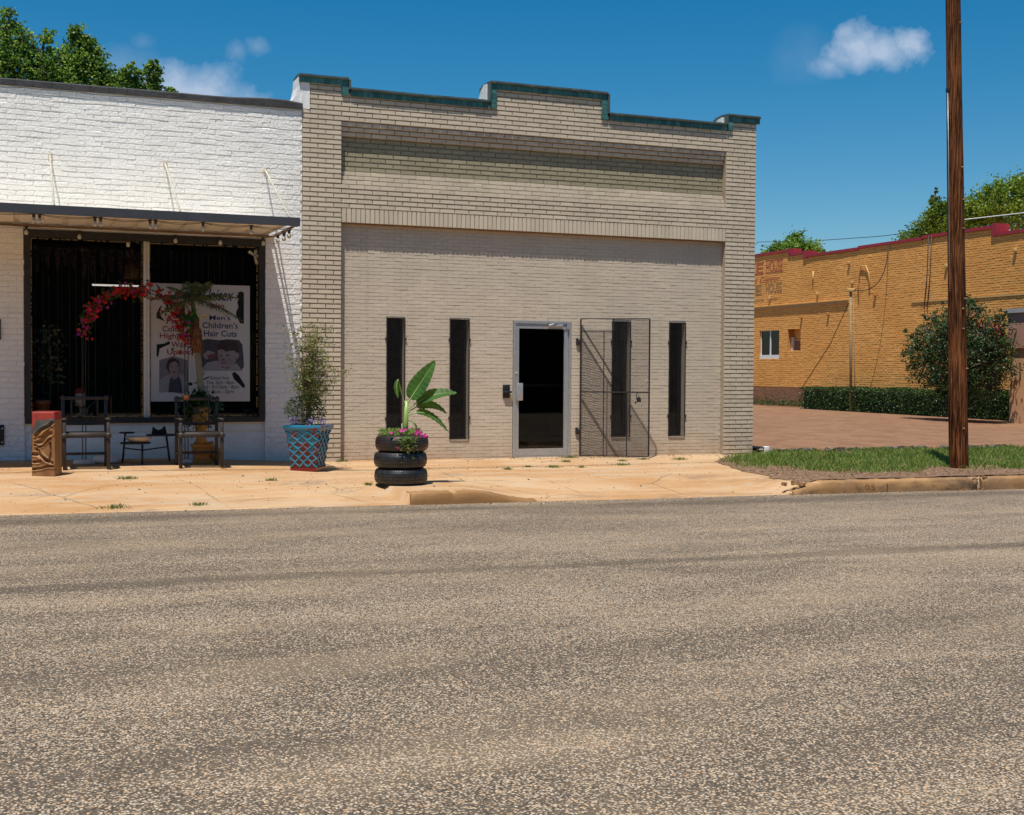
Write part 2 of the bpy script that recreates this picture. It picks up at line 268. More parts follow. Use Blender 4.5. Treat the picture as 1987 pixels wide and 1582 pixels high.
# ------------------------------------------------------------------ mesh helpers
class MB:
    def __init__(s): s.v = []; s.f = []; s.mi = []; s.sm = []
    def add(s, vs, fs, mi=0, sm=False):
        o = len(s.v); s.v.extend([tuple(p) for p in vs])
        for f in fs: s.f.append([i + o for i in f]); s.mi.append(mi); s.sm.append(sm)
    def box(s, a, b, mi=0, M=None, j=0., inset=0.):
        x0, y0, z0 = a; x1, y1, z1 = b
        vs = [Vector(p) for p in ((x0, y0, z0), (x1, y0, z0), (x1, y1, z0), (x0, y1, z0), (x0, y0, z1), (x1, y0, z1), (x1, y1, z1), (x0, y1, z1))]
        if j: vs = [p + Vector([random.uniform(-j, j) for _ in range(3)]) for p in vs]
        if M: vs = [M @ p for p in vs]
        s.add(vs, [(0, 3, 2, 1), (4, 5, 6, 7), (0, 1, 5, 4), (1, 2, 6, 5), (2, 3, 7, 6), (3, 0, 4, 7)], mi)
    def bbox(s, a, b, bev=.01, mi=0, M=None, n=2):           # rounded box
        bm = __import__('bmesh'); B = bm.new(); bm.ops.create_cube(B, size=1)
        for v in B.verts: v.co = Vector([(a[i] + b[i]) / 2 + v.co[i] * (b[i] - a[i]) for i in range(3)])
        bm.ops.bevel(B, geom=B.edges[:], offset=bev, segments=n, affect='EDGES', profile=.6)
        B.verts.index_update(); s.add([M @ v.co if M else v.co for v in B.verts], [[v.index for v in f.verts] for f in B.faces], mi, True); B.free()
    def tube(s, pts, r, n=8, mi=0, cap=True, sm=True):
        pts = [Vector(p) for p in pts]; rs = r if isinstance(r, (list, tuple)) else [r] * len(pts)
        vs = []; fs = []; t0 = None
        for i, p in enumerate(pts):
            t = (pts[min(i + 1, len(pts) - 1)] - pts[max(i - 1, 0)]).normalized()
            if t0 is None:
                a = t.orthogonal().normalized()
                if n == 4: a = (t.cross(Vector((0, 1, 0))) if abs(t.y) < .9 else t.cross(Vector((0, 0, 1)))).normalized()
            else: a = (a - t * a.dot(t)).normalized()
            t0 = t; b = t.cross(a); off = math.pi / 4 if n == 4 else 0
            for k in range(n):
                q = 2 * math.pi * k / n + off; vs.append(p + (a * math.cos(q) + b * math.sin(q)) * rs[i])
        for i in range(len(pts) - 1):
            for k in range(n): fs.append((i * n + k, i * n + (k + 1) % n, (i + 1) * n + (k + 1) % n, (i + 1) * n + k))
        if cap: fs.append(tuple(range(n))[::-1]); fs.append(tuple((len(pts) - 1) * n + k for k in range(n)))
        s.add(vs, fs, mi, sm and n > 4)
    def lathe(s, prof, c=(0, 0, 0), n=24, mi=0, M=None, sq=False, sm=True):
        vs = []; fs = []
        for r, z in prof:
            for k in range(n):
                q = 2 * math.pi * (k + .5) / n; p = Vector((c[0] + r * math.cos(q), c[1] + r * math.sin(q), c[2] + z)); vs.append(M @ p if M else p)
        for i in range(len(prof) - 1):
            for k in range(n): fs.append((i * n + k, i * n + (k + 1) % n, (i + 1) * n + (k + 1) % n, (i + 1) * n + k))
        fs.append(tuple(range(n))[::-1]); fs.append(tuple((len(prof) - 1) * n + k for k in range(n)))
        s.add(vs, fs, mi, sm)
    def prism(s, poly, fn, d0, d1, mi=0):                    # fn(a,b,d)->point
        n = len(poly); vs = [fn(a, b, d0) for a, b in poly] + [fn(a, b, d1) for a, b in poly]
        s.add(vs, [tuple(range(n))[::-1], tuple(range(n, 2 * n))] + [(i, (i + 1) % n, n + (i + 1) % n, n + i) for i in range(n)], mi)
    def build(s, name, mats, parent=None, fix=False):
        me = bpy.data.meshes.new(name); me.from_pydata(s.v, [], s.f)
        for x in (mats if isinstance(mats, (list, tuple)) else [mats]): me.materials.append(x)
        me.polygons.foreach_set('material_index', s.mi); me.polygons.foreach_set('use_smooth', s.sm); me.update()
        if fix:
            bm = __import__('bmesh'); B = bm.new(); B.from_mesh(me); bm.ops.recalc_face_normals(B, faces=B.faces[:]); B.to_mesh(me); B.free()
        o = bpy.data.objects.new(name, me); COL.objects.link(o)
        if parent:
            o.parent = parent; o.matrix_parent_inverse = Matrix.Translation(parent.matrix_world.translation).inverted() if parent.type == 'EMPTY' else Matrix.Identity(4)
        return o
def tag(o, label=None, cat=None, group=None, kind=None):
    for k, v in (('label', label), ('category', cat), ('group', group), ('kind', kind)):
        if v: o[k] = v
    return o
def thing(name, label, cat, loc=(0, 0, 0), group=None):
    o = bpy.data.objects.new(name, None); COL.objects.link(o); o.location = loc; o.matrix_world = Matrix.Translation(loc); o.empty_display_size = .1
    return tag(o, label, cat, group)
def dup(root, dx, label=None):
    r = root.copy(); COL.objects.link(r); r.location = Vector(root.location) + Vector(dx)
    if label: r['label'] = label
    for ch in root.children:
        c = ch.copy(); COL.objects.link(c); c.parent = r
        for g in ch.children:
            d = g.copy(); COL.objects.link(d); d.parent = c
    return r
def text_geo(s, bold=0., shear=0.):
    cu = bpy.data.curves.new('t', 'FONT'); cu.body = s; cu.size = 1; cu.offset = bold; cu.shear = shear; cu.resolution_u = 3
    o = bpy.data.objects.new('t', cu); COL.objects.link(o); bpy.context.view_layer.update()
    me = bpy.data.meshes.new_from_object(o.evaluated_get(bpy.context.evaluated_depsgraph_get()))
    vs = [tuple(v.co) for v in me.vertices]; fs = [list(p.vertices) for p in me.polygons]
    bpy.data.objects.remove(o); bpy.data.curves.remove(cu); bpy.data.meshes.remove(me); return vs, fs
def text_fit(mb, s, fn, a0, a1, b0, b1, mi=0, bold=.0, shear=0.):      # fn(a,b)->point
    vs, fs = text_geo(s, bold, shear); xs = [v[0] for v in vs]; ys = [v[1] for v in vs]
    X0, X1, Y0, Y1 = min(xs), max(xs), min(ys), max(ys)
    mb.add([fn(a0 + (v[0] - X0) / (X1 - X0) * (a1 - a0), b0 + (v[1] - Y0) / (Y1 - Y0) * (b1 - b0)) for v in vs], fs, mi)

def cells(U0, U1, Z0, Z1, holes):
    us = sorted({U0, U1} | {h[i] for h in holes for i in (0, 1) if U0 < h[i] < U1}); zs = sorted({Z0, Z1} | {h[i] for h in holes for i in (2, 3) if Z0 < h[i] < Z1})
    for i in range(len(us) - 1):
        for k in range(len(zs) - 1):
            cu, cz = (us[i] + us[i + 1]) / 2, (zs[k] + zs[k + 1]) / 2
            if not any(h[0] < cu < h[1] and h[2] < cz < h[3] for h in holes): yield us[i], us[i + 1], zs[k], zs[k + 1]
def brickwork(mb, fn, U0, U1, Z0, Z1, Lb, Hc, j, proud, jz=None, mi=0, holes=(), off=0., jit=.0015, bev=.002, wave=0., depthj=.0015, z_anchor=0.):
    # fn(a, z, d) -> point, d = distance in front of the backing
    i0 = int(math.floor((Z0 - z_anchor) / Hc)); i1 = int(math.ceil((Z1 - z_anchor) / Hc))
    for i in range(i0, i1):
        za = max(Z0, z_anchor + i * Hc); zb = min(Z1, z_anchor + (i + 1) * Hc)
        if zb - za < Hc * .45: continue
        zm = (za + zb) / 2; st = U0 + off - (Lb / 2 if i % 2 else 0) - Lb
        ivs = [(U0, U1)]
        for h in holes:
            if h[2] < zm < h[3]:
                n = []
                for a, b in ivs:
                    if h[0] > a: n.append((a, min(b, h[0])))
                    if h[1] < b: n.append((max(a, h[1]), b))
                    if h[1] <= a or h[0] >= b: pass
                ivs = [(a, b) for a, b in n if b - a > .01]
        a = st
        while a < U1:
            b = a + Lb
            for ia, ib in ivs:
                ua, ub = max(a, ia), min(b, ib)
                if ub - ua < .03: continue
                r = lambda q=jit: random.uniform(-q, q)
                la, lb = ua + j / 2 + r(), ub - j / 2 + r(); w0 = wave * noise.noise(Vector((la * 2.3, i * 7.1, 0))); w1 = wave * noise.noise(Vector((lb * 2.3, i * 7.1, 0)))
                zl, zh = za + (jz or j) / 2, zb - (jz or j) / 2; d = proud + random.uniform(-depthj, depthj); e = bev
                P = [fn(la, zl + r() + w0, 0), fn(lb, zl + r() + w1, 0), fn(lb, zh + r() + w1, 0), fn(la, zh + r() + w0, 0),
                     fn(la + e, zl + e + r() + w0, d), fn(lb - e, zl + e + r() + w1, d), fn(lb - e, zh - e + r() + w1, d), fn(la + e, zh - e + r() + w0, d)]
                mb.add(P, [(4, 5, 6, 7), (0, 1, 5, 4), (1, 2, 6, 5), (2, 3, 7, 6), (3, 0, 4, 7)], mi)
            a = b

def clamp(x, a=0., b=1.): return max(a, min(b, x))
def sm(t): t = clamp(t); return t * t * (3 - 2 * t)
def interp(x, T):
    if x <= T[0][0]: return T[0][1]
    for (a, p), (b, q) in zip(T, T[1:]):
        if x <= b: return p + (q - p) * (x - a) / (b - a)
    return T[-1][1]

# ================================================================== GROUND
def zwall(x): return interp(x, [(-4, .095), (-2, .08), (-.6, .03), (.3, -.015), (3, -.02), (7.9, -.04), (12, -.05)])
def zk(x): return -.05 - .0042 * (clamp(x, -20, 20) - .3)
def zr(x): return -.2 - .008 * (clamp(x, -10, 14) - 2)
def rampf(x): return 1. if x < .24 else sm((x - 1.0) / .9) * (1 - sm((x - 5.3) / .7))
def zwalk(x, y):
    s = clamp(-y / 4.5); z = (1 - s) * zwall(x) + s * zk(x)
    k = rampf(x) * sm((-y - 3.2) / 1.4)
    z = z * (1 - k) + (zr(x) + .012) * k
    return z + .006 * noise.noise(Vector((x * .8, y * 1.2, 0)))
def sheet(name, xs, ys, zf, m_, keep=None):
    mb = MB(); idx = {}
    for i, x in enumerate(xs):
        for k, y in enumerate(ys): mb.v.append((x, y, zf(x, y)))
    ny = len(ys)
    for i in range(len(xs) - 1):
        for k in range(ny - 1):
            if keep and not keep((xs[i] + xs[i + 1]) / 2, (ys[k] + ys[k + 1]) / 2): continue
            mb.f.append([i * ny + k, (i + 1) * ny + k, (i + 1) * ny + k + 1, i * ny + k + 1]); mb.mi.append(0); mb.sm.append(True)
    o = mb.build(name, m_); o['kind'] = 'structure'; return o
def rng(a, b, st):
    n = max(1, int(round((b - a) / st))); return [a + (b - a) * i / n for i in range(n + 1)]
sheet('ground', rng(-400, 400, 80), rng(-400, 400, 80), lambda x, y: -.42, ground_m)
YR = -4.7
def zroad(x, y): return zr(x) + .004 * min(6., YR - y) + .006 * noise.noise(Vector((x * .3, y * .5, 3)))
sheet('road', rng(-160, -14, 8) + rng(-14, 20, .5)[1:] + rng(20, 160, 8)[1:], rng(-26, -12, 1) + rng(-12, YR + .1, .2)[1:], zroad, road_m)
sheet('sidewalk', rng(-60, -8, 2) + rng(-8, 0, .2)[1:] + [.22, .26] + rng(.3, 9, .12)[1:] + rng(9, 60, 3)[1:], [YR + .0, YR + .03] + rng(YR + .08, 0, .12) + [.12],
      lambda x, y: zwalk(x, y) if y > YR + .01 else min(zwalk(x, YR + .03), zr(x) - .02) , walk_m)
# kerbs
def kerb(x0, x1, name='kerb', crack=()):
    mb = MB(); prof = []
    xs = rng(x0, x1, .035 if x0 < 8 else .06); np_ = 9
    for x in xs:
        t = zwalk(x, YR + .05) + .010; b = zr(x) - .05; q = .028; j = lambda k: .010 * noise.noise(Vector((x * 5, k * 2., 9.))) + .010 * noise.noise(Vector((x * 21, k * 3., 2.)))
        for c in crack: t -= .035 * max(0, 1 - abs(x - c) / .04)
        pr = [(YR - .035, b), (YR - .03, (t + b) / 2), (YR - .018, t - q * 1.2), (YR + .0, t - q * .45), (YR + .03, t - .006), (YR + .09, t), (YR + .15, t - .001), (YR + .16, t - .03), (YR + .16, b)]
        for k, (y, z) in enumerate(pr): mb.v.append((x, y + j(k), z + j(k + 20)))
    for i in range(len(xs) - 1):
        for k in range(np_ - 1): mb.f.append([i * np_ + k, (i + 1) * np_ + k, (i + 1) * np_ + k + 1, i * np_ + k + 1]); mb.mi.append(0); mb.sm.append(True)
    for e in (0, (len(xs) - 1) * np_): mb.f.append([e + k for k in range(np_)]); mb.mi.append(0); mb.sm.append(False)
    return tag(mb.build(name, kerb_m, fix=True), kind='structure')
kerb(.26, 1.85, crack=(.80,)); kerb(5.5, 8.52, crack=(5.9, 8.46)); kerb(8.60, 30., crack=(8.66, 12.1))
mb = MB(); text_fit(mb, '05', lambda a, b: Vector((a, YR - .033, b)), 6.62, 6.78, zr(6.7) + .045, zr(6.7) + .115, bold=-.01)
tag(mb.build('kerb_stamp', mat('kerb_stamp_grime', (.20, .115, .055))), kind='structure')
mb = MB(); mb.box((6.98, YR - .036, zr(7) - .02), (6.992, YR - .03, zr(7) + .12), M=None); tag(mb.build('kerb_joint', mat('kerb_joint_grime', (.09, .06, .04))), kind='structure')
# lot
def zlot(x, y): return -.028 + .004 * clamp(y, 0, 30) + .012 * noise.noise(Vector((x * .4, y * .3, 5)))
sheet('parking_lot', rng(7.9, 24, .35) + rng(24, 120, 12)[1:], [.0] + rng(.03, 6, .3) + rng(6, 120, 6)[1:], zlot, lot_m, )
# verge
def xb(y): return interp(-y, [(-.2, 7.95), (.8, 6.75), (1.3, 6.35), (3., 5.8), (4.6, 5.75)]) + .12 * noise.noise(Vector((y * 2.5, 4, 4)))
def zsoil(x, y): return zwalk(x, y) + .014 * clamp((x - xb(y)) / .25) + .012 * noise.noise(Vector((x * 3, y * 3, 1))) * clamp((x - xb(y)) / .3) + .006
sheet('verge_soil', rng(5.5, 14, .07) + rng(14, 60, 1)[1:], rng(-4.56, .0, .07), zsoil, soil_m, lambda x, y: x > xb(y))
grass_m = leaf_mat('grass_blades', (.06, .14, .015), (.44, .46, .14), .4, .6, (.15, .27, .04))
mb = MB(); R = random.Random(3)
def blade(mb, x, y, z, h, w, R, mi=0):
    a = R.uniform(0, 6.283); lean = R.uniform(.1, .8) * h; dx, dy = math.cos(a), math.sin(a); b = R.uniform(0, 6.28); wx, wy = math.cos(b) * w, math.sin(b) * w
    mb.add([(x - wx, y - wy, z), (x + wx, y + wy, z), (x + dx * lean * .4 + wx * .7, y + dy * lean * .4 + wy * .7, z + h * .6), (x + dx * lean, y + dy * lean, z + h)], [(0, 1, 2), (0, 2, 3)], mi)
cnt = 0
while cnt < 80000:
    x = R.uniform(6, 19); y = R.uniform(-4.4, .0); d = x - xb(y)
    edge = interp(x, [(6, -2.7), (7, -3.6), (8, -3.85), (8.8, -3.5), (9.5, -3.75), (14, -3.9)]) + .35 * noise.noise(Vector((x * 1.3, 0, 2)))
    pr = clamp(d / .5) * clamp((y - edge) / .35 + .5) * clamp(.95 + 1.2 * noise.noise(Vector((x * 1.6, y * 1.6, 7))), .12)
    if math.hypot(x - 9.33, y + 3.46) < .35: pr *= .3
    cnt += 1
    if R.random() > pr: continue
    blade(mb, x, y, zsoil(x, y) - .005, R.uniform(.035, .09), R.uniform(.003, .007), R)
tag(mb.build('grass', grass_m), 'short green grass growing on the verge by the pole', 'grass', kind='stuff')
# dead leaves and pebbles
mb = MB()
for _ in range(2600):
    x = R.uniform(5.8, 14); y = R.uniform(-4.5, -3.0) if R.random() < .8 else R.uniform(-3, 0)
    if x < xb(y) + .03: continue
    q = R.uniform(.008, .03); a = R.uniform(0, 6.28); z = zsoil(x, y) + .006
    mb.add([(x + q * math.cos(a + k * 1.571) * (1 if k % 2 else .35), y + q * math.sin(a + k * 1.571) * (1 if k % 2 else .35), z + R.uniform(-.004, .012)) for k in range(4)], [(0, 1, 2, 3)])
tag(mb.build('dead_leaves', leaf_mat('dead_leaf', (.10, .05, .03), (.42, .30, .18), .1, .8, (.22, .13, .08))), 'brown dead leaves scattered on the soil strip behind the kerb', 'leaf litter', kind='stuff')
mb = MB()
for k in range(1900):
    t = R.random()
    if t < .45: x, y = R.uniform(-6, 9), R.uniform(-4.6, -.1)
    elif t < .7: x, y = R.uniform(-6, 12), YR - abs(R.gauss(0, .12)) - .04
    elif t < .85: x, y = R.uniform(2.5, 7.5), R.gauss(-.12, .15)
    else: x, y = R.choice(((R.uniform(-1.6, 1.2), R.uniform(-3.9, -2.9)), (R.uniform(2.6, 7.6), -abs(R.gauss(0, .08)) - .03), (R.uniform(1, 7.5), R.gauss(-1.62, .12))))
    if y > -.02 or (y > YR - .02 and x > xb(y)): continue
    q = R.uniform(.004, .013) * (1.8 if R.random() < .05 else 1); z = (zwalk(x, y) if y > YR else zroad(x, y))
    mb.add([(x + q * R.uniform(.7, 1.2) * dx, y + q * R.uniform(.7, 1.2) * dy, z + q * dz) for dx, dy, dz in ((1, 0, 0), (0, 1, 0), (-1, 0, 0), (0, -1, 0), (.1, 0, .8))], [(0, 1, 4), (1, 2, 4), (2, 3, 4), (3, 0, 4)])
tag(mb.build('gravel', leaf_mat('gravel_bits', (.05, .035, .025), (.4, .3, .2), 0., .9, (.14, .09, .06))), 'small dark stones and debris strewn over the sidewalk and road edge', 'gravel', kind='stuff')
mb = MB()
for k in range(46):
    x = R.uniform(8.44, 8.72) if k < 34 else R.uniform(5.35, 5.75); y = YR + R.uniform(-.06, .14); z = (zr(x) if y < YR else zk(x)) + R.uniform(-.03, .005); q = R.uniform(.012, .034)
    vs = [Vector((x + q * R.uniform(.5, 1.3) * dx, y + q * R.uniform(.5, 1.2) * dy, z + q * R.uniform(.4, 1) * dz)) for dx in (-1, 1) for dy in (-1, 1) for dz in (-1, 1)]
    mb.add(vs, [(0, 1, 3, 2), (4, 6, 7, 5), (0, 4, 5, 1), (2, 3, 7, 6), (1, 5, 7, 3), (0, 2, 6, 4)])
tag(mb.build('kerb_rubble', kerb_m), 'broken concrete crumbs filling the crack in the kerb beside the pole', 'rubble', kind='stuff')
# broken asphalt edge along the lot
mb = MB()
for k in range(150):
    x = 8.3 + (13.6 - 8.3) * k / 150 + R.uniform(-.02, .02)
    if noise.noise(Vector((x * 2, 0, 0))) < -.35: continue
    q = R.uniform(.02, .06); y = .0 + R.uniform(-.05, .05); z = -.05
    vs = [Vector((x + q * R.uniform(.6, 1.3) * dx, y + q * R.uniform(.6, 1) * dy, z + R.uniform(.02, .055) * (dz + 1))) for dx in (-1, 1) for dy in (-1, 1) for dz in (-1, 1)]
    mb.add(vs, [(0, 1, 3, 2), (4, 6, 7, 5), (0, 4, 5, 1), (2, 3, 7, 6), (1, 5, 7, 3), (0, 2, 6, 4)], 0 if R.random() < .6 else 1)
tag(mb.build('broken_asphalt_edge', [mat('old_asphalt', (.07, .055, .045), (.13, .10, .08), .9, 20., .5, 80.), mat('mossy_asphalt', (.16, .15, .04), (.07, .07, .02), .95, 20., .5, 80.)]), 'crumbling dark asphalt lumps with moss along the lot edge behind the grass', 'broken asphalt', kind='stuff')

# ================================================================== BEIGE BUILDING
bb = thing('beige_brick_shop', 'beige painted brick shopfront with stepped parapet, narrow barred windows and glass door', 'building', (0, 0, -.05))
FW = lambda a, z, d: Vector((a, -d, z))
def plane(y0): return lambda a, z, d: Vector((a, y0 - d, z))
HC = .0725; XR = 7.87
RY = .113                                # depth of the lower recess
wins = [(1.34, 1.63, .29, 2.20), (2.37, 2.69, .29, 2.20), (5.20, 5.54, .29, 2.21), (6.27, 6.58, .29, 2.21)]
door_h = (3.44, 4.47, -.2, 2.19)
mb = MB(); K = .017
back = plane(K)
a = dict(Lb=.24, Hc=HC, j=.010, jz=.017, proud=K, z_anchor=3.6 % HC)
# backing boxes (mi 1)
def bk(x0, x1, z0, z1, y0, y1): mb.box((x0, y0, z0), (x1, y1, z1), 1)
bk(0, .6, -.2, 5.66, K, .3); bk(7.28, XR, -.2, 5.64, K, .3); bk(.6, 7.28, 3.6, 4.18, K, .3)
bk(.6, 7.28, 5.1225, 5.52, K, .3); bk(2.98, 5.02, 5.52, 5.83, K, .3)
bk(.6, 7.28, 4.18, 5.1225, .14, .301)
brickwork(mb, back, 0, .6, -.1, 3.6, **a); brickwork(mb, back, 7.28, XR, -.1, 3.6, **a)
brickwork(mb, back, 0, .6, 3.6, 3.8175, **a); brickwork(mb, back, 7.28, XR, 3.6, 3.8175, **a)
brickwork(mb, back, 0, XR, 3.8175, 4.18, **a)
brickwork(mb, back, 0, .6, 4.18, 5.1225, **a); brickwork(mb, back, 7.28, XR, 4.18, 5.1225, **a)
brickwork(mb, back, 0, XR, 5.1225, 5.5575, **a)
brickwork(mb, back, 0, .6, 5.5575, 5.7025, **a); brickwork(mb, back, 2.98, 5.02, 5.5575, 5.8475, **a); brickwork(mb, back, 7.28, XR, 5.5575, 5.7025, **a)
# soldier course
x = .604
while x < 7.27:
    j = lambda q=.0015: random.uniform(-q, q); x1 = min(x + .0735, 7.278)
    d = random.uniform(-.0015, .0025); e = .002
    P = [Vector(p) for p in ((x + .005 + j(), K, 3.605), (x1 - .005 + j(), K, 3.605), (x1 - .005 + j(), K, 3.815), (x + .005 + j(), K, 3.815))]
    Q = [Vector((p.x + (e if i in (0, 3) else -e), -d, p.z + (e if i < 2 else -e))) for i, p in enumerate(P)]
    mb.add(P + Q, [(4, 5, 6, 7), (0, 1, 5, 4), (1, 2, 6, 5), (2, 3, 7, 6), (3, 0, 4, 7)], 0); x += .0735
# corbel courses under the upper band and stepped sill of the sunk panel
for i, y in enumerate((.022, .050, .078)):
    zt = 5.1225 - i * .0715; bk(.6, 7.28, zt - .0715, zt, y + K, .139)
    brickwork(mb, plane(y + K), .6, 7.28, zt - .0715, zt, **{**a, 'Hc': .0715, 'z_anchor': zt - .0715, 'off': .12 * (i % 2)})
for i, y in enumerate((.096, .064, .032)):
    zt = 4.393 - i * .071; bk(.6, 7.28, zt - .071, zt, y + K, .139)
    brickwork(mb, plane(y + K), .6, 7.28, zt - .071, zt, **{**a, 'Hc': .071, 'z_anchor': zt - .071, 'off': .12 * (i % 2), 'jit': .003})
brickwork(mb, plane(.14), .6, 7.28, 4.393, 4.908, **{**a, 'mi': 2, 'proud': .017, 'z_anchor': 4.393, 'Hc': .0736})
mb.build('upper_brickwork', [beige, beige_m, green_b], bb)
# lower recessed wall with openings
mb = MB(); hl = wins + [door_h]
for u0, u1, z0, z1 in cells(.6, 7.28, -.2, 3.6, hl): mb.box((u0, RY + .005, z0), (u1, .34, z1), 1)
brickwork(mb, plane(RY + .005), .6, 7.28, -.1, 3.6, .215, .0545, .0045, .0055, holes=hl, jit=.002, bev=.0016, wave=.005, depthj=.0018)
mb.build('recessed_wall', [beige2, beige2], bb)
mb = MB(); mb.box((.602, .024, 3.588), (7.278, RY + .01, 3.6)); mb.build('lintel_angle', steel, bb)
# body, roof
mb = MB(); mb.box((.02, .302, -.2), (.3, 14, 5.2)); mb.box((XR - .3, .302, -.2), (XR, 14, 5.2)); mb.box((.3, 13.7, -.2), (XR - .3, 14, 5.2)); mb.build('side_walls', beige, bb)
mb = MB(); mb.box((.3, .302, 4.9), (XR - .3, 13.7, 5.1)); mb.build('roof', tar, bb)
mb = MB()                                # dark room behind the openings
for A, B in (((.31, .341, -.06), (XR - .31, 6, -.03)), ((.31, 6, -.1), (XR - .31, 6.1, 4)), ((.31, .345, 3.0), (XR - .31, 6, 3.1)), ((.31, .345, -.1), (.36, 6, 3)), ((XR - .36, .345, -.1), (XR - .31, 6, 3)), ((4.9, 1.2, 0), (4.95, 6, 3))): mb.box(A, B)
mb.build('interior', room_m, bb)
# parapet thickness + coping
mb = MB()
def coping_run(x0, x1, z, y1=.40, ends=(0, 0)):
    # teal tile apron + folded metal cap
    n = max(1, int((x1 - x0) / .085)); 
    for i in range(n):
        xa = x0 + (x1 - x0) * i / n + .0025; xbb = x0 + (x1 - x0) * (i + 1) / n - .0025
        mb.box((xa, -.028 + random.uniform(-.002, .002), z - .125), (xbb, .012, z - .035), 0)
    mb.box((x0, -.02, z - .12), (x1, .32, z - .04), 1)
    prof = [(-.058, z - .042), (-.062, z - .022), (-.045, z - .016), (-.045, z), (.18, z + .012), (y1, z), (y1, z - .05)]
    wob = lambda xx: .006 * noise.noise(Vector((xx * 1.7, z, 1)))
    xs = rng(x0, x1, .3)
    for i in range(len(xs) - 1):
        A = [Vector((xs[i], p[0], p[1] + wob(xs[i]))) for p in prof]; B = [Vector((xs[i + 1], p[0], p[1] + wob(xs[i + 1]))) for p in prof]
        n_ = len(prof); mb.add(A + B, [(k, (k + 1) % n_, n_ + (k + 1) % n_, n_ + k) for k in range(n_)] + [tuple(range(n_)), tuple(range(n_, 2 * n_))[::-1]], 1)
def step(x, zlo, zhi, side):             # vertical tiles at a step; side=+1: wall is to the right
    n = max(1, int((zhi - zlo) / .075)); s = -1 if side > 0 else 1
    xa, xb_ = sorted((x - s * .0, x - s * .10))
    for i in range(n):
        a0 = zlo + (zhi - zlo) * i / n + .002; a1 = zlo + (zhi - zlo) * (i + 1) / n - .002
        mb.box((xa, -.031, a0), (xb_, .012, a1), 0)
    xc, xd = sorted((x + s * .001, x + s * .03)); mb.box((xc, -.058, zlo + .10), (xd, .40, zhi + .09), 1)
coping_run(-.05, .70, 5.77); coping_run(.735, 2.945, 5.625); coping_run(2.98, 5.02, 5.93); coping_run(5.055, 7.245, 5.60); coping_run(7.28, 7.92, 5.76)
step(.70, 5.50, 5.645, -1); step(2.98, 5.50, 5.805, 1); step(5.02, 5.48, 5.805, -1); step(7.28, 5.48, 5.635, 1)
mb.build('coping', [teal, capm], bb)
mb = MB()                                # white coated parapet returns
def ret(x0, x1, z0, z1, y1=.9, wob=.02):
    A = []
    for i, y in enumerate(rng(.04, y1, .12)):
        t = clamp((y - .1) / (y1 - .1)); zz = z1 - (z1 - z0) * t * t; A.append((y, zz))
    poly = [(.04, z0 - .1)] + A + [(y1, z0 - .1)]
    mb.prism([(p[0], p[1] + random.uniform(-.01, .01)) for p in poly], lambda p, q, d: Vector((d, p, q)), x0, x1)
ret(2.93, 2.975, 5.5, 5.90, .55); mb.build('white_parapet_flashing', white_p, bb); mb = MB(); ret(7.20, 7.25, 5.5, 5.70, .45); mb.build('white_parapet_flashing', white_p, bb); mb = MB()
mb.box((-.014, -.004, 5.26), (.115, .02, 5.655), 0, j=.004)
A = [(-.26, 5.30), (-.20, 5.325), (-.14, 5.38), (-.09, 5.46), (-.06, 5.58), (-.05, 5.73), (-.012, 5.74), (-.012, 5.28)]
mb.prism(A, lambda p, q, d: Vector((p, d, q)), .02, .42)
mb.build('white_parapet_flashing', white_p, bb)

# windows
def mesh_screen(mb, fn, U0, U1, Z0, Z1, pu, pz, w, skip=None):
    # expanded metal: diamonds made of thin twisted strands; fn(a, z, d)
    nu = int((U1 - U0) / pu); nz_ = int((Z1 - Z0) / pz); du = (U1 - U0) / nu; dz = (Z1 - Z0) / nz_
    for k in range(nz_):
        for i in range(nu):
            for s in (0, 1):
                a0, a1 = (U0 + i * du, U0 + (i + 1) * du) if (s + k) % 2 == 0 else (U0 + (i + 1) * du, U0 + i * du)
                if s == 1: continue
                z0, z1 = Z0 + k * dz, Z0 + (k + 1) * dz
                if i % 2: a0, a1 = a1, a0
                if skip and skip((a0 + a1) / 2, (z0 + z1) / 2): continue
                mb.add([fn(a0 - w, z0, 0), fn(a0 + w, z0, .001), fn(a1 + w, z1, .001), fn(a1 - w, z1, 0)], [(0, 1, 2, 3)])
                mb.add([fn(a0, z0, -w * .7), fn(a0, z0, w * .7), fn(a1, z1, w * .7), fn(a1, z1, -w * .7)], [(0, 1, 2, 3)])
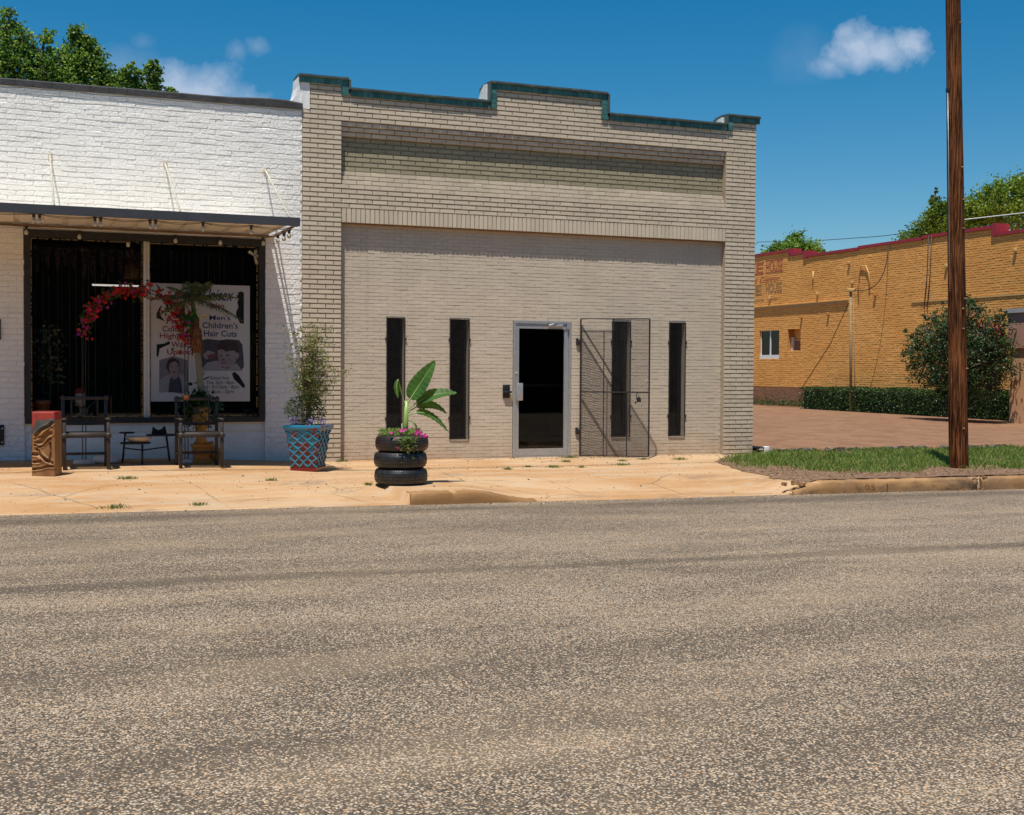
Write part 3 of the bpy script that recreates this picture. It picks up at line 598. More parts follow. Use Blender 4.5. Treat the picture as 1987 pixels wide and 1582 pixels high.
for i, (u0, u1, z0, z1) in enumerate(wins):
    mb = MB(); t = .018
    for A, B in (((u0, .235, z0), (u0 + t, .262, z1)), ((u1 - t, .235, z0), (u1, .262, z1)), ((u0 + t, .235, z0), (u1 - t, .262, z0 + t)), ((u0 + t, .235, z1 - t), (u1 - t, .262, z1))): mb.box(A, B)
    wf = mb.build('window', frame_d, bb)
    mb = MB(); mb.box((u0 + t, .247, z0 + t), (u1 - t, .251, z1 - t)); mb.build('pane', gl_door, wf)
    ys = RY - .012; mb = MB(); q = .008
    for A, B in (((u0 - .004, ys - .006, z0), (u0 + q, ys + .006, z1)), ((u1 - q, ys - .006, z0), (u1 + .004, ys + .006, z1)), ((u0 + q, ys - .006, z0), (u1 - q, ys + .006, z0 + q)), ((u0 + q, ys - .006, z1 - q), (u1 - q, ys + .006, z1))): mb.box(A, B)
    mesh_screen(mb, plane(ys), u0 + q, u1 - q, z0 + q, z1 - q,   .0125, .021, .0019)
    for zz in (z0 + .34, z1 - .34):
        for xx in (u0 - .022, u1 + .004): mb.box((xx, ys - .012, zz - .02), (xx + .018, RY + .004, zz + .02))
    mb.build('security_screen', dark_steel, wf)
    if i == 2:
        for zz in (.98, 1.05): mb = MB(); mb.lathe([(.006, 0), (.016, .004), (.017, .03), (.006, .034)], (u0 + .05, .22, zz - .015), 8); mb.build('window_latch', M_white, wf)
# door
x0, x1, z0, z1 = 3.445, 4.465, -.01, 2.185
mb = MB(); fy0, fy1 = .11, .20
for A, B in (((x0, fy0, z0), (x0 + .045, fy1, z1)), ((x1 - .045, fy0, z0), (x1, fy1, z1)), ((x0 + .045, fy0, z1 - .045), (x1 - .045, fy1, z1)), ((x0 + .045, fy0 + .01, z0 - .02), (x1 - .045, fy1, z0 + .01))): mb.box(A, B)
mb.build('door_frame', alu, bb)
lx0, lx1, lz1 = x0 + .048, x1 - .048, z1 - .05
mb = MB(); ly0, ly1 = .122, .166
for A, B in (((lx0, ly0, z0 + .015), (lx0 + .055, ly1, lz1)), ((lx1 - .075, ly0, z0 + .015), (lx1, ly1, lz1)), ((lx0 + .055, ly0, z0 + .015), (lx1 - .075, ly1, z0 + .13)), ((lx0 + .055, ly0, lz1 - .075), (lx1 - .075, ly1, lz1))): mb.box(A, B)
dr = mb.build('door', alu, bb)
mb = MB(); mb.box((lx0 + .055, .142, z0 + .13), (lx1 - .075, .146, lz1 - .075)); mb.build('door_pane', gl_door, dr)
mb = MB(); mb.bbox((lx0 + .055, .18, 1.125), (lx1 - .085, .20, 1.165), .006); mb.bbox((lx0 + .02, .166, 1.11), (lx0 + .06, .205, 1.18), .004); mb.build('push_bar', mat('bronze_push_bar', (.35, .29, .22), rough=.4, metal=.5), dr)
mb = MB(); mb.box((3.495, .10, .90), (3.512, ly0, 1.18)); mb.bbox((3.512, .068, .90), (3.60, .082, 1.18), .004); mb.bbox((3.505, .07, .905), (3.52, .12, 1.175), .004); mb.build('pull_handle', alu, dr)
mb = MB(); mb.lathe([(.012, 0), (.012, .012), (.006, .014)], (0, 0, 0), 14, M=Matrix.Translation((3.503, ly0, 1.345)) @ Matrix.Rotation(rd(90), 4, 'X')); mb.build('lock_cylinder', M_white, dr)
mb = MB(); mb.bbox((4.05, .06, 2.085), (4.30, .12, 2.135), .012); mb.box((3.98, .075, 2.135), (4.28, .095, 2.142)); mb.tube([(4.28, .085, 2.14), (4.0, .03, 2.145), (4.39, .10, 2.15)], .007, 6); mb.bbox((4.38, .08, 2.06), (4.41, .115, 2.13), .004)
mb.build('door_closer', alu, dr)
# lock plate left of the door
mb = MB(); mb.bbox((3.265, RY - .015, .94), (3.385, RY + .001, 1.155), .004); mb.bbox((3.265, RY - .06, 1.02), (3.405, RY - .014, 1.052), .004)
for xx in (3.295, 3.355):
    for zz in (.965, 1.125): mb.lathe([(.009, 0), (.009, .006), (.003, .009)], (0, 0, 0), 8, M=Matrix.Translation((xx, RY - .014, zz)) @ Matrix.Rotation(rd(90), 4, 'X'))
mb.build('gate_latch_plate', mat('black_iron_plate', (.02, .021, .024), (.04, .04, .04), .45, 20., .2, 60., metal=.4), bb)
# security gate, swung open against the wall
GA = rd(29); gx, gy = 4.62, RY - .03
def GP(u, z, d=0): return Vector((gx + u * math.cos(GA) + d * math.sin(GA) * -1, gy - u * math.sin(GA) - d * math.cos(GA), z))
GL = 1.12; g0, g1 = -.005, 2.235
def bar(mb, u0, za, u1, zb, t=.009): mb.tube([GP(u0, za), GP(u1, zb)], t * 1.25, 4, sm=False)
mb = MB(); bar(mb, 0, g0, 0, g1, .011); bar(mb, GL, g0, GL, g1, .011); bar(mb, 0, g1, GL, g1, .009); bar(mb, 0, 1.04, GL, 1.04, .013); bar(mb, 0, g0, GL, g0, .009)
bar(mb, 0, 2.035, .53, 2.035, .009); bar(mb, .53, 2.035, .53, g1, .009); bar(mb, .38, g0, .38, 2.035, .007); bar(mb, .76, g0, .76, 1.04, .007)
gt = mb.build('security_gate', dark_steel, bb)
mb = MB(); mesh_screen(mb, lambda a_, z, d: GP(a_, z, d), 0, GL, g0, g1, .0135, .0205, .0021, lambda a_, z: a_ < .53 and z > 2.035); mb.build('gate_mesh', dark_steel, gt)
for zz in (.40, 1.86): mb = MB(); mb.bbox((gx - .075, RY - .03, zz - .055), (gx - .035, RY + .001, zz + .055), .004); mb.tube([(gx - .03, gy + .005, zz - .05), (gx - .03, gy + .005, zz + .05)], .012, 8); mb.box((gx - .03, gy - .004, zz - .03), (gx, gy + .004, zz + .03)); mb.build('gate_hinge', dark_steel, gt)
pk = thing('padlock', 'black padlock hanging from the cross bar of the open wire gate', 'padlock', GP(.95, .93, .02))
mb = MB(); c = GP(.95, .93, .025); Mk = Matrix.Translation(c) @ Matrix.Rotation(-GA, 4, 'Z') @ Matrix.Rotation(rd(-12), 4, 'Y'); mb.bbox((-.035, -.014, -.05), (.035, .014, .035), .008, M=Mk); mb.build('lock_body', black_p, pk)
mb = MB(); mb.tube([Mk @ Vector(p) for p in ((-.02, 0, .03), (-.02, 0, .085), (-.012, 0, .10), (.005, 0, .10), (.012, 0, .085), (.012, 0, .03))], .005, 6); mb.build('shackle', dark_steel, pk)
mb = MB(); mb.bbox((-.045, -.004, -.085), (-.02, .004, -.045), .003, M=Mk @ Matrix.Rotation(rd(25), 4, 'Y')); mb.build('key', dark_steel, pk)
# downspout outlet at right corner
do = thing('downspout', 'white rain outlet elbow at the foot of the right brick pilaster', 'downspout', (8.2, .25, -.04))
mb = MB(); mb.bbox((8.17, .12, -.03), (8.24, .34, .02), .008, M=None); mb.bbox((8.17, .08, -.04), (8.26, .16, .085), .01); mb.build('elbow', M_white, do)
mb = MB(); mb.box((7.875, .12, .062), (8.17, .36, .075)); mb.box((7.875, .34, -.03), (8.17, .36, .062)); mb.build('drain_cover', frame_d, do)

# ================================================================== WHITE BUILDING
wb = thing('white_brick_shop', 'white painted brick hair salon with large shop window and flat awning', 'building', (-7, 0, 0))
WH = (-3.87, -.55, -.2, 3.29)
mb = MB()
for u0, u1, z0, z1 in cells(-16, -.002, -.2, 5.245, [WH]): mb.box((u0, .006, z0), (u1, .3, z1), 1)
brickwork(mb, plane(.006), -16, -.002, -.02, 5.245, .225, .0735, .003, .0085, jz=.0095, holes=[WH], jit=.0055, bev=.0035, wave=.022, depthj=.0032)
mb.box((WH[0], .046, -.2), (WH[1], .3, .60), 1)
brickwork(mb, plane(.046), WH[0], WH[1], -.02, .47, .225, .0735, .004, .003, jit=.002, bev=.0016, wave=.004)
mb.box((WH[0], .030, .475), (WH[1], .09, .61), 1)
mb.build('wall', [white_b, white_m], wb)
mb = MB(); xs = rng(-16, .0, .25)
for i in range(len(xs) - 1):
    h = lambda x: 5.335 + .012 * noise.noise(Vector((x * 1.1, 1, 1))) + .03 * sm((x + 1.2) / .8) * (1 - sm((x + .3) / .3))
    A = [Vector((xs[i] + .004, y, z)) for y, z in ((-.035, 5.238), (-.038, h(xs[i]) - .02), (-.01, h(xs[i])), (.36, h(xs[i]) + .0), (.36, 5.238))]
    B = [Vector((xs[i + 1], p.y, h(xs[i + 1]) - (h(xs[i]) - p.z) if p.z > 5.24 else p.z)) for p in A]
    mb.add(A + B, [(k, (k + 1) % 5, 5 + (k + 1) % 5, 5 + k) for k in range(5)] + [(0, 1, 2, 3, 4), (9, 8, 7, 6, 5)])
mb.build('parapet_cap', tar, wb)
mb = MB(); mb.box((-16, .301, -.2), (-15.7, 14, 5.0)); mb.box((-.3, .301, -.2), (-.005, 14, 5.0)); mb.box((-15.7, 13.7, -.2), (-.3, 14, 5)); mb.build('side_walls', white_b, wb)
mb = MB(); mb.box((-15.7, .301, 4.8), (-.3, 13.7, 4.95)); mb.build('roof', tar, wb)
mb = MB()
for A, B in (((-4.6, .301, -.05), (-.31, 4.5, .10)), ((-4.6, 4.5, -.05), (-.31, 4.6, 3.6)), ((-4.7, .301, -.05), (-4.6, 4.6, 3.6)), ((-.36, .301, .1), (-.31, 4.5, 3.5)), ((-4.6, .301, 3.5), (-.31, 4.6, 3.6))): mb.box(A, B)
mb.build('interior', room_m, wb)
# shop window
mb = MB(); X0, X1, Z0, Z1 = -3.87, -.55, .60, 3.29
for A, B in (((X0, -.012, Z0), (X0 + .085, .13, Z1)), ((X1 - .085, -.012, Z0), (X1, .13, Z1)), ((X0 + .085, -.012, Z1 - .10), (X1 - .085, .13, Z1)), ((X0 + .085, -.014, Z0), (X1 - .085, .13, Z0 + .075))): mb.box(A, B)
mb.box((X0 - .008, -.004, Z0 + .1), (X0, .03, Z1 + .008), 1)
sw = mb.build('shop_window', [frame_d, steel], wb)
mb = MB(); mb.bbox((-2.275, .02, Z0 + .05), (-2.24, .15, Z1 - .095), .006); mb.bbox((-2.238, .035, Z0 + .05), (-2.195, .15, Z1 - .095), .008); mb.add([(-2.28, .01, Z0 + .075), (-2.19, .01, Z0 + .075), (-2.235, .01, Z0 + .035), (-2.28, .03, Z0 + .075), (-2.19, .03, Z0 + .075), (-2.235, .03, Z0 + .035)], [(0, 2, 1), (3, 4, 5), (0, 1, 4, 3), (1, 2, 5, 4), (2, 0, 3, 5)]); mb.build('mullion', alu_w, sw)
mb = MB(); mb.box((X0 + .085, .115, Z0 + .075), (-2.275, .119, Z1 - .1)); mb.box((-2.195, .115, Z0 + .075), (X1 - .085, .119, Z1 - .1)); mb.build('pane', gl_shop, sw)
# awning
mb = MB(); AX0, AX1 = -16, -.43; prof = []
x = AX0
while x < AX1:
    for dx, z in ((0, 0), (.215, 0), (.235, .038), (.29, .038), (.31, 0)):
        if x + dx <= AX1: prof.append((x + dx, z))
    x += .31
za, zb = 3.352, 3.372
vs = []; 
for px, pz in prof: vs += [(px, -1.80, za + pz), (px, .0, zb + pz), (px, -1.80, za + pz + .003), (px, .0, zb + pz + .003)]
n_ = len(prof); fs = []
for i in range(n_ - 1): fs += [(4 * i, 4 * i + 1, 4 * i + 5, 4 * i + 4), (4 * i + 2, 4 * i + 6, 4 * i + 7, 4 * i + 3)]
mb.add(vs, fs); aw = mb.build('awning', soffit_m, wb)
mb = MB(); mb.box((AX0, -1.835, 3.30), (AX1 + .01, -1.802, 3.415)); mb.box((AX0, -1.802, 3.412), (AX1 + .01, -1.70, 3.418)); mb.box((AX1 - .002, -1.802, 3.31), (AX1 + .01, -1.62, 3.415)); mb.build('fascia', fascia_m, aw)
mb = MB(); mb.box((AX0, -.045, 3.325), (AX1, -.003, 3.35)); mb.box((AX1 - .02, -1.62, 3.318), (AX1 + .006, -.045, 3.350)); mb.build('rusty_ledger', steel, aw)
for k in range(8):
    xx = [-.554, -1.982, -3.527, -5.07, -6.6, -8.1, -9.6, -11.1][k]
    mb = MB(); mb.tube([(xx, -.005, 4.315), (xx, -.04, 4.30), (xx, -1.79, 3.42)], .013, 6); mb.bbox((xx - .025, -.02, 4.28), (xx + .025, .0, 4.35), .004); mb.build('hanger_rod', rodm, aw)
for zz, x_ in ((.30, -4.17), (1.75, -4.205)):
    mb = MB(); mb.bbox((x_ - .5, -.03, zz - .04 + .05), (x_ + .035, -.006, zz + .29), .003)
    for q in (zz + .05, zz + .24): mb.lathe([(.012, 0), (.01, .006), (.003, .009)], (0, 0, 0), 8, M=Matrix.Translation((x_ + .01, -.03, q)) @ Matrix.Rotation(rd(90), 4, 'X'), mi=1)
    mb.build('black_wall_plate', [black_p, alu_w], wb)

# string lights
def strand(name, label, pts, sag, double=()):
    r = thing(name, label, 'string lights', pts[0], 'festoon strings under the awning'); mb = MB()
    for p, q in zip(pts, pts[1:]):
        p, q = Vector(p), Vector(q); mb.tube([p.lerp(q, t) + Vector((0, 0, -sag * 4 * t * (1 - t))) for t in [i / 8 for i in range(9)]], .0035, 5)
        if double: mb.tube([p.lerp(q, t) + Vector((0, 0, .004 - sag * 2.4 * t * (1 - t))) for t in [i / 8 for i in range(9)]], .0035, 5)
    mb.build('cable', black_p, r)
    for i, p in enumerate(pts[1:-1]):
        p = Vector(p)
        for dx in ((-.035, .035) if i in double else (0,)):
            c = p + Vector((dx, 0, 0))
            mb = MB(); mb.lathe([(.014, -.045), (.02, -.042), (.02, -.01), (.028, -.006), (.028, .008), (.01, .01)], c, 10); s = mb.build('socket', black_p, r)
            mb = MB(); mb.lathe([(.006, -.115), (.02, -.108), (.028, -.09), (.027, -.072), (.016, -.05), (.013, -.045)], c, 12); mb.build('bulb', gl_clear, s)
strand('string_lights', 'black bulb string hung behind the awning fascia', [(-4.6, -1.7, 3.33), (-3.73, -1.7, 3.31), (-3.0, -1.7, 3.30), (-2.32, -1.7, 3.30), (-1.68, -1.7, 3.30), (-1.05, -1.7, 3.29), (-.46, -1.55, 3.31)], .035, (0, 1, 2))
strand('string_lights', 'black bulb string hung close to the wall above the shop window', [(-4.6, -.12, 3.33), (-3.84, -.12, 3.31), (-3.15, -.12, 3.28), (-2.5, -.12, 3.20), (-1.85, -.12, 3.28), (-1.22, -.12, 3.28), (-.60, -.12, 3.30), (-.46, -.5, 3.31), (-.45, -.9, 3.30), (-.44, -1.2, 3.31), (-.44, -1.5, 3.33)], -.0, ())

# ------------------------------------------------------------------ salon poster (px of the sheet mapped to its own plane)
pos = thing('salon_poster', 'white salon poster with red and blue lettering and two portraits behind the glass', 'poster', (-1.46, .17, .9))
PL = lambda px, py: (-2.17 + (px - 292) * .00736, .9 + (780 - py) * .0075)
def PP(y): return lambda a_, b_: Vector((a_, y, b_))
mb = MB(); mb.box((-2.17, .137, .9), (-.75, .147, 2.61)); mb.build('sheet', mat('poster_white', (.88, .84, .80), rough=.5), pos)
red_m = mat('poster_red', (.35, .02, .05)); blue_m = mat('poster_blue', (.03, .05, .22)); blk = mat('poster_black', (.02, .018, .018)); script_m = mat('poster_script_blue', (.05, .08, .26))
def lett(name, m_, items, y=.133):
    mb = MB()
    for s, a0, a1, b0, b1, bold, sh in items:
        A0, B0 = PL(a0, b1); A1, B1 = PL(a1, b0); text_fit(mb, s, PP(y), A0, A1, B0, B1, 0, bold, sh)
    return mb.build(name, m_, pos)
lett('red_lettering', red_m, [("Judy's", 332, 390, 562, 585, .01, .35), ('Salon', 405, 434, 587, 598, .02, 0), ('Perms', 322, 368, 619, 630, .012, 0), ('Color', 314, 352, 634, 645, .012, 0), ('Highlights', 309, 378, 648, 661, .012, 0), ('Wax', 331, 361, 664, 675, .012, 0), ('Updos', 323, 368, 679, 692, .012, 0)])
lett('script_lettering', script_m, [('Unisex', 392, 453, 560, 583, .015, .4)])
lett('blue_lettering', blue_m, [("Men's", 405, 446, 611, 621, .012, 0), ("Children's", 391, 461, 625, 637, .012, 0), ('Hair Cuts', 394, 459, 641, 653, .012, 0)])
lett('hours_lettering', blk, [('Business Hours', 407, 444, 730, 737, .0, 0), ('Tue: 3pm - 8pm', 399, 453, 739, 748, 0, 0), ('Wed - Fri:10am - 8pm', 385, 462, 748, 757, 0, 0), ('Sat: 8am - 2pm', 392, 453, 757, 766, 0, 0)])
def polys(name, mats, items, y0=.1355):
    mb = MB()
    for k, (mi, pts) in enumerate(items):
        y = y0 - .0006 * k; mb.prism([PL(*p) for p in pts], lambda a_, b_, d: Vector((a_, d, b_)), y - .0003, y, mi)
    return mb.build(name, mats, pos)
def ell(cx, cy, rx, ry, a0=0, n=16, jit=0): 
    rr = random.Random(int(cx * 7 + cy)); return [(cx + rx * math.cos(a0 + 6.283 * i / n) * (1 + rr.uniform(-jit, jit)), cy + ry * math.sin(a0 + 6.283 * i / n) * (1 + rr.uniform(-jit, jit))) for i in range(n)]
polys('silhouettes', blk, [(0, [(473, 566), (473, 627), (465, 626), (461, 617), (457, 608), (458, 603), (462, 594), (460, 585), (463, 576), (456, 580), (461, 572), (455, 575), (463, 568), (459, 567), (468, 563)]),
    (0, [(302, 554), (306, 556), (314, 567), (309, 566)]), (0, [(303, 611), (309, 598), (314, 594), (309, 606), (312, 616), (319, 625), (303, 619)]),
    (0, [(303, 670), (318, 668), (327, 663), (329, 669), (317, 674), (309, 678), (307, 690), (305, 695), (303, 692)]),
    (0, [(449, 725), (455, 722), (463, 729), (475, 748), (474, 753), (471, 753), (453, 736)])])
polys('scissors', [blk, red_m], [(0, [(375, 744), (404, 731), (405, 733), (376, 746)]), (1, [(384, 742), (395, 721), (396, 722), (387, 742)]), (0, ell(368, 746, 4, 3.5)), ])
skin = mat('print_skin', (.50, .40, .40), (.42, .32, .33), .6, 12.); hair = mat('print_hair', (.05, .03, .035), (.10, .06, .065), .6, 20.); ash = mat('print_grey', (.33, .31, .34), (.24, .22, .26), .6, 8.); drk = mat('print_dark', (.07, .07, .10), (.12, .11, .15), .6, 20.); lip = mat('print_lip', (.25, .10, .12)); pale = mat('print_pale', (.52, .48, .50), (.46, .42, .44), .6, 8.)
polys('woman_portrait', [pale, ash, hair, skin, drk, lip], [(1, [(308, 700), (335, 692), (362, 700), (363, 762), (350, 765), (330, 761), (308, 763)]), (0, [(309, 762), (310, 738), (320, 730), (330, 727), (334, 762)]), (0, [(346, 725), (356, 730), (360, 745), (358, 762), (345, 762)]),
    (2, ell(334.5, 711, 13, 15, jit=.06)), (4, [(325, 762), (328, 738), (332, 729), (345, 729), (350, 742), (352, 763)]), (3, [(330, 725), (343, 724), (344, 733), (337, 738), (330, 733)]), (3, ell(336, 715, 9.2, 13)), (2, [(327, 706), (331, 699), (340, 698), (346, 706), (339, 702)]),
    (2, ell(331.5, 712, 2, .8)), (2, ell(340.5, 712, 2, .8)), (3, ell(336, 717, 1.4, 1.8)), (5, ell(336.5, 722.5, 3.6, 1.3))])
polys('boy_portrait', [skin, hair, drk, lip, pale], [(2, [(386, 718), (386, 700), (387, 676), (386, 662), (400, 658), (424, 660), (440, 658), (463, 659), (470, 668), (472, 690), (473, 712), (468, 719), (440, 720), (400, 720)]), (4, [(387, 720), (400, 704), (420, 700), (432, 708), (424, 720)]), (0, [(390, 690), (402, 680), (416, 684), (414, 694), (398, 698)]), (3, [(400, 690), (416, 686), (420, 692), (404, 699)]),
    (1, ell(441, 676, 22, 17, jit=.05)), (0, [(421, 676), (440, 681), (456, 680), (458, 700), (448, 712), (433, 714), (424, 705), (421, 692)]), (0, ell(459, 690, 4.5, 6)), (4, [(424, 712), (440, 716), (458, 704), (470, 720), (420, 720)]), (1, [(420, 670), (430, 662), (452, 664), (458, 682), (448, 678), (438, 683), (430, 677), (421, 680)]),
    (1, ell(427, 690.5, 3.2, 1.)), (1, ell(440, 689.5, 4, 1.)), (3, ell(432, 698, 3, 1.8)), (3, ell(433, 704, 6, 2.2)), (4, ell(433, 703.6, 4, 1))])

# small things inside the shop window
amber = emit_mat('amber_led', (.55, .33, .12), .12)
mb = MB(); rr = random.Random(5)
def dashes(p, q, n):
    p, q = Vector(p), Vector(q)
    for i in range(n):
        if rr.random() < .22: continue
        c = p.lerp(q, (i + .5) / n) + Vector((0, 0, rr.uniform(-.003, .003))); mb.box(c - Vector((.006, .004, .006)), c + Vector((.006, .004, .006)))
for xa, xb_ in ((-3.775, -2.29), (-2.18, -.645)):
    dashes((xa, .15, 3.18), (xb_, .14, 3.18), 60); dashes((xa, .14, .70), (xa, .14, 3.17), 90); dashes((xb_, .14, .70), (xb_, .14, 3.17), 90); dashes((xa, .14, .69), (xb_, .14, .69), 50)
tag(mb.build('light_rope', amber), 'thin amber light rope running round the inside edge of the shop window', 'light rope')
mb = MB(); mb.tube([(-2.95, .5, 2.58), (-2.30, .5, 2.58)], .013, 8); tag(mb.build('tube_light', emit_mat('white_tube', (1, .97, .9), .5)), 'lit white tube lamp inside the shop behind the flower arch', 'lamp')
wm = leaf_mat('wisteria_faded', (.05, .03, .04), (.16, .10, .11), .1, .8, (.08, .05, .05))
for k in range(12):
    xx = -3.68 + k * .122 + rr.uniform(-.02, .02); ln = rr.uniform(.22, .42); mb = MB()
    for _ in range(170):
        t = rr.random(); q = .045 * (1 - t * .7); a_ = rr.uniform(0, 6.28); c = Vector((xx + q * math.cos(a_), .32 + q * math.sin(a_), 3.08 - t * ln)); s = rr.uniform(.008, .016)
        n1 = Vector([rr.gauss(0, 1) for _ in range(3)]).normalized(); o1 = n1.orthogonal().normalized(); o2 = n1.cross(o1); mb.add([c + o1 * s, c + o2 * s, c - o1 * s, c - o2 * s], [(0, 1, 2, 3)])
    tag(mb.build('hanging_wisteria', wm), 'faded artificial wisteria cluster hanging along the top inside the left shop window pane', 'artificial flowers', 'wisteria clusters along the window top')
curm = leaf_mat('bead_glint', (.10, .10, .10), (.6, .58, .5), 0., .3)
mb = MB()
for k in range(34):
    xx = -3.7 + k * .088 + rr.uniform(-.02, .02)
    if xx > -.7: break
    for _ in range(9):
        c = Vector((xx, .45, rr.uniform(.9, 3.0))); mb.lathe([(.001, -.005), (.005, 0), (.001, .005)], c, 5)
    mb.tube([(xx, .45, .75), (xx, .45, 3.1)], .0012, 3)
tag(mb.build('bead_curtain', curm), 'sparse glinting bead curtain hanging inside the dark shop window', 'bead curtain')
terr = mat('terracotta', (.20, .09, .045), (.26, .12, .06), .8, 8.)
def pot(name, label, c, r, h, m_, grp=None):
    mb = MB(); mb.lathe([(r * .7, 0), (r * .95, h * .8), (r * 1.08, h * .8), (r * 1.08, h), (r * .9, h), (r * .85, h * .85)], c, 18); return tag(mb.build(name, m_), label, 'pot', grp)
mb = MB(); mb.box((-3.78, .17, .60), (-.64, .75, .685)); mb.build('display_shelf', room_m, wb)
pot('plant_pot', 'terracotta pot inside the left corner of the shop window', (-3.62, .35, .685), .10, .24, terr)
lm = thing('table_lamp', 'small lamp with red top and cream body inside window behind left chair', 'lamp', (-3.12, .4, .685))
mb = MB(); mb.lathe([(.05, 0), (.06, .02), (.015, .05), (.015, .14), (.075, .15), (.075, .33), (.03, .335)], (-3.12, .4, .685), 16); mb.build('lamp_body', mat('cream_ceramic', (.45, .38, .27), rough=.5), lm)
mb = MB(); mb.lathe([(.08, 0), (.085, .03), (.06, .07), (.02, .085)], (-3.12, .4, 1.02), 16); mb.build('lamp_top', mat('dark_red_glaze', (.2, .02, .015), rough=.5), lm)
mb = MB(); mb.lathe([(.10, 0), (.13, .0), (.10, .24), (.09, .24)], (-2.36, .9, 2.70), 18); mb.tube([(-2.36, .9, 2.94), (-2.36, .9, 3.5)], .006, 5); tag(mb.build('pendant_lamp', mat('brown_shade', (.16, .09, .04), rough=.7)), 'brown pendant lampshade hanging inside the shop beside the pale mullion', 'lamp')
mb = MB(); mb.tube([(-2.70, .4, .685), (-2.70, .4, .98)], [.016, .012], 8); tag(mb.build('orange_candle', mat('orange_wax', (.32, .09, .03), rough=.5)), 'slim orange candle standing inside the left window pane', 'candle')
# white paper ornament in the top right corner of the window
mb = MB()
for a0, l in ((2.5, .10), (1.2, .08), (-.2, .07), (-1.3, .13)):
    c = Vector((-.69, .10, 3.06)); d = Vector((math.cos(a0), 0, math.sin(a0))); e = Vector((-d.z, 0, d.x)); mb.add([c - e * .012, c + e * .012, c + d * l + e * .03, c + d * l - e * .02, c + Vector((0, .012, 0))], [(0, 1, 2, 3), (0, 4, 1), (1, 4, 2), (2, 4, 3), (3, 4, 0)])
tag(mb.build('paper_ornament', mat('cream_paper', (.6, .56, .48))), 'torn cream paper ornament in upper right corner of the shop window', 'ornament')
leafd = leaf_mat('pale_dry_leaf', (.03, .04, .02), (.28, .28, .18), .1, .6, (.08, .10, .05))
def leaf_cards(mb, n, sampler, s0, s1, R, asp=.45, mi=0, droop=0.):
    for _ in range(n):
        c = sampler(); s = R.uniform(s0, s1)
        d = Vector((R.gauss(0, 1), R.gauss(0, 1), R.gauss(0, .7) - droop)).normalized(); e = d.cross(Vector((R.gauss(0, 1), R.gauss(0, 1), R.gauss(0, 1)))).normalized()
        mb.add([c - d * s, c + e * s * asp, c + d * s, c - e * s * asp], [(0, 1, 2, 3)], mi)
hp = thing('house_plant', 'leafy pale potted plant on a stem inside the left side of the shop window', 'plant', (-3.55, .55, .685))
mb = MB(); leaf_cards(mb, 260, lambda: Vector((rr.gauss(-3.52, .12), rr.gauss(.55, .06), rr.choice((rr.gauss(1.75, .13), rr.gauss(1.35, .12))))), .02, .045, rr, .6); mb.build('foliage', leafd, hp)
mb = MB(); mb.tube([(-3.55, .55, .68), (-3.5, .55, 1.3), (-3.54, .55, 1.8)], .01, 6); mb.build('stem', leafd, hp)

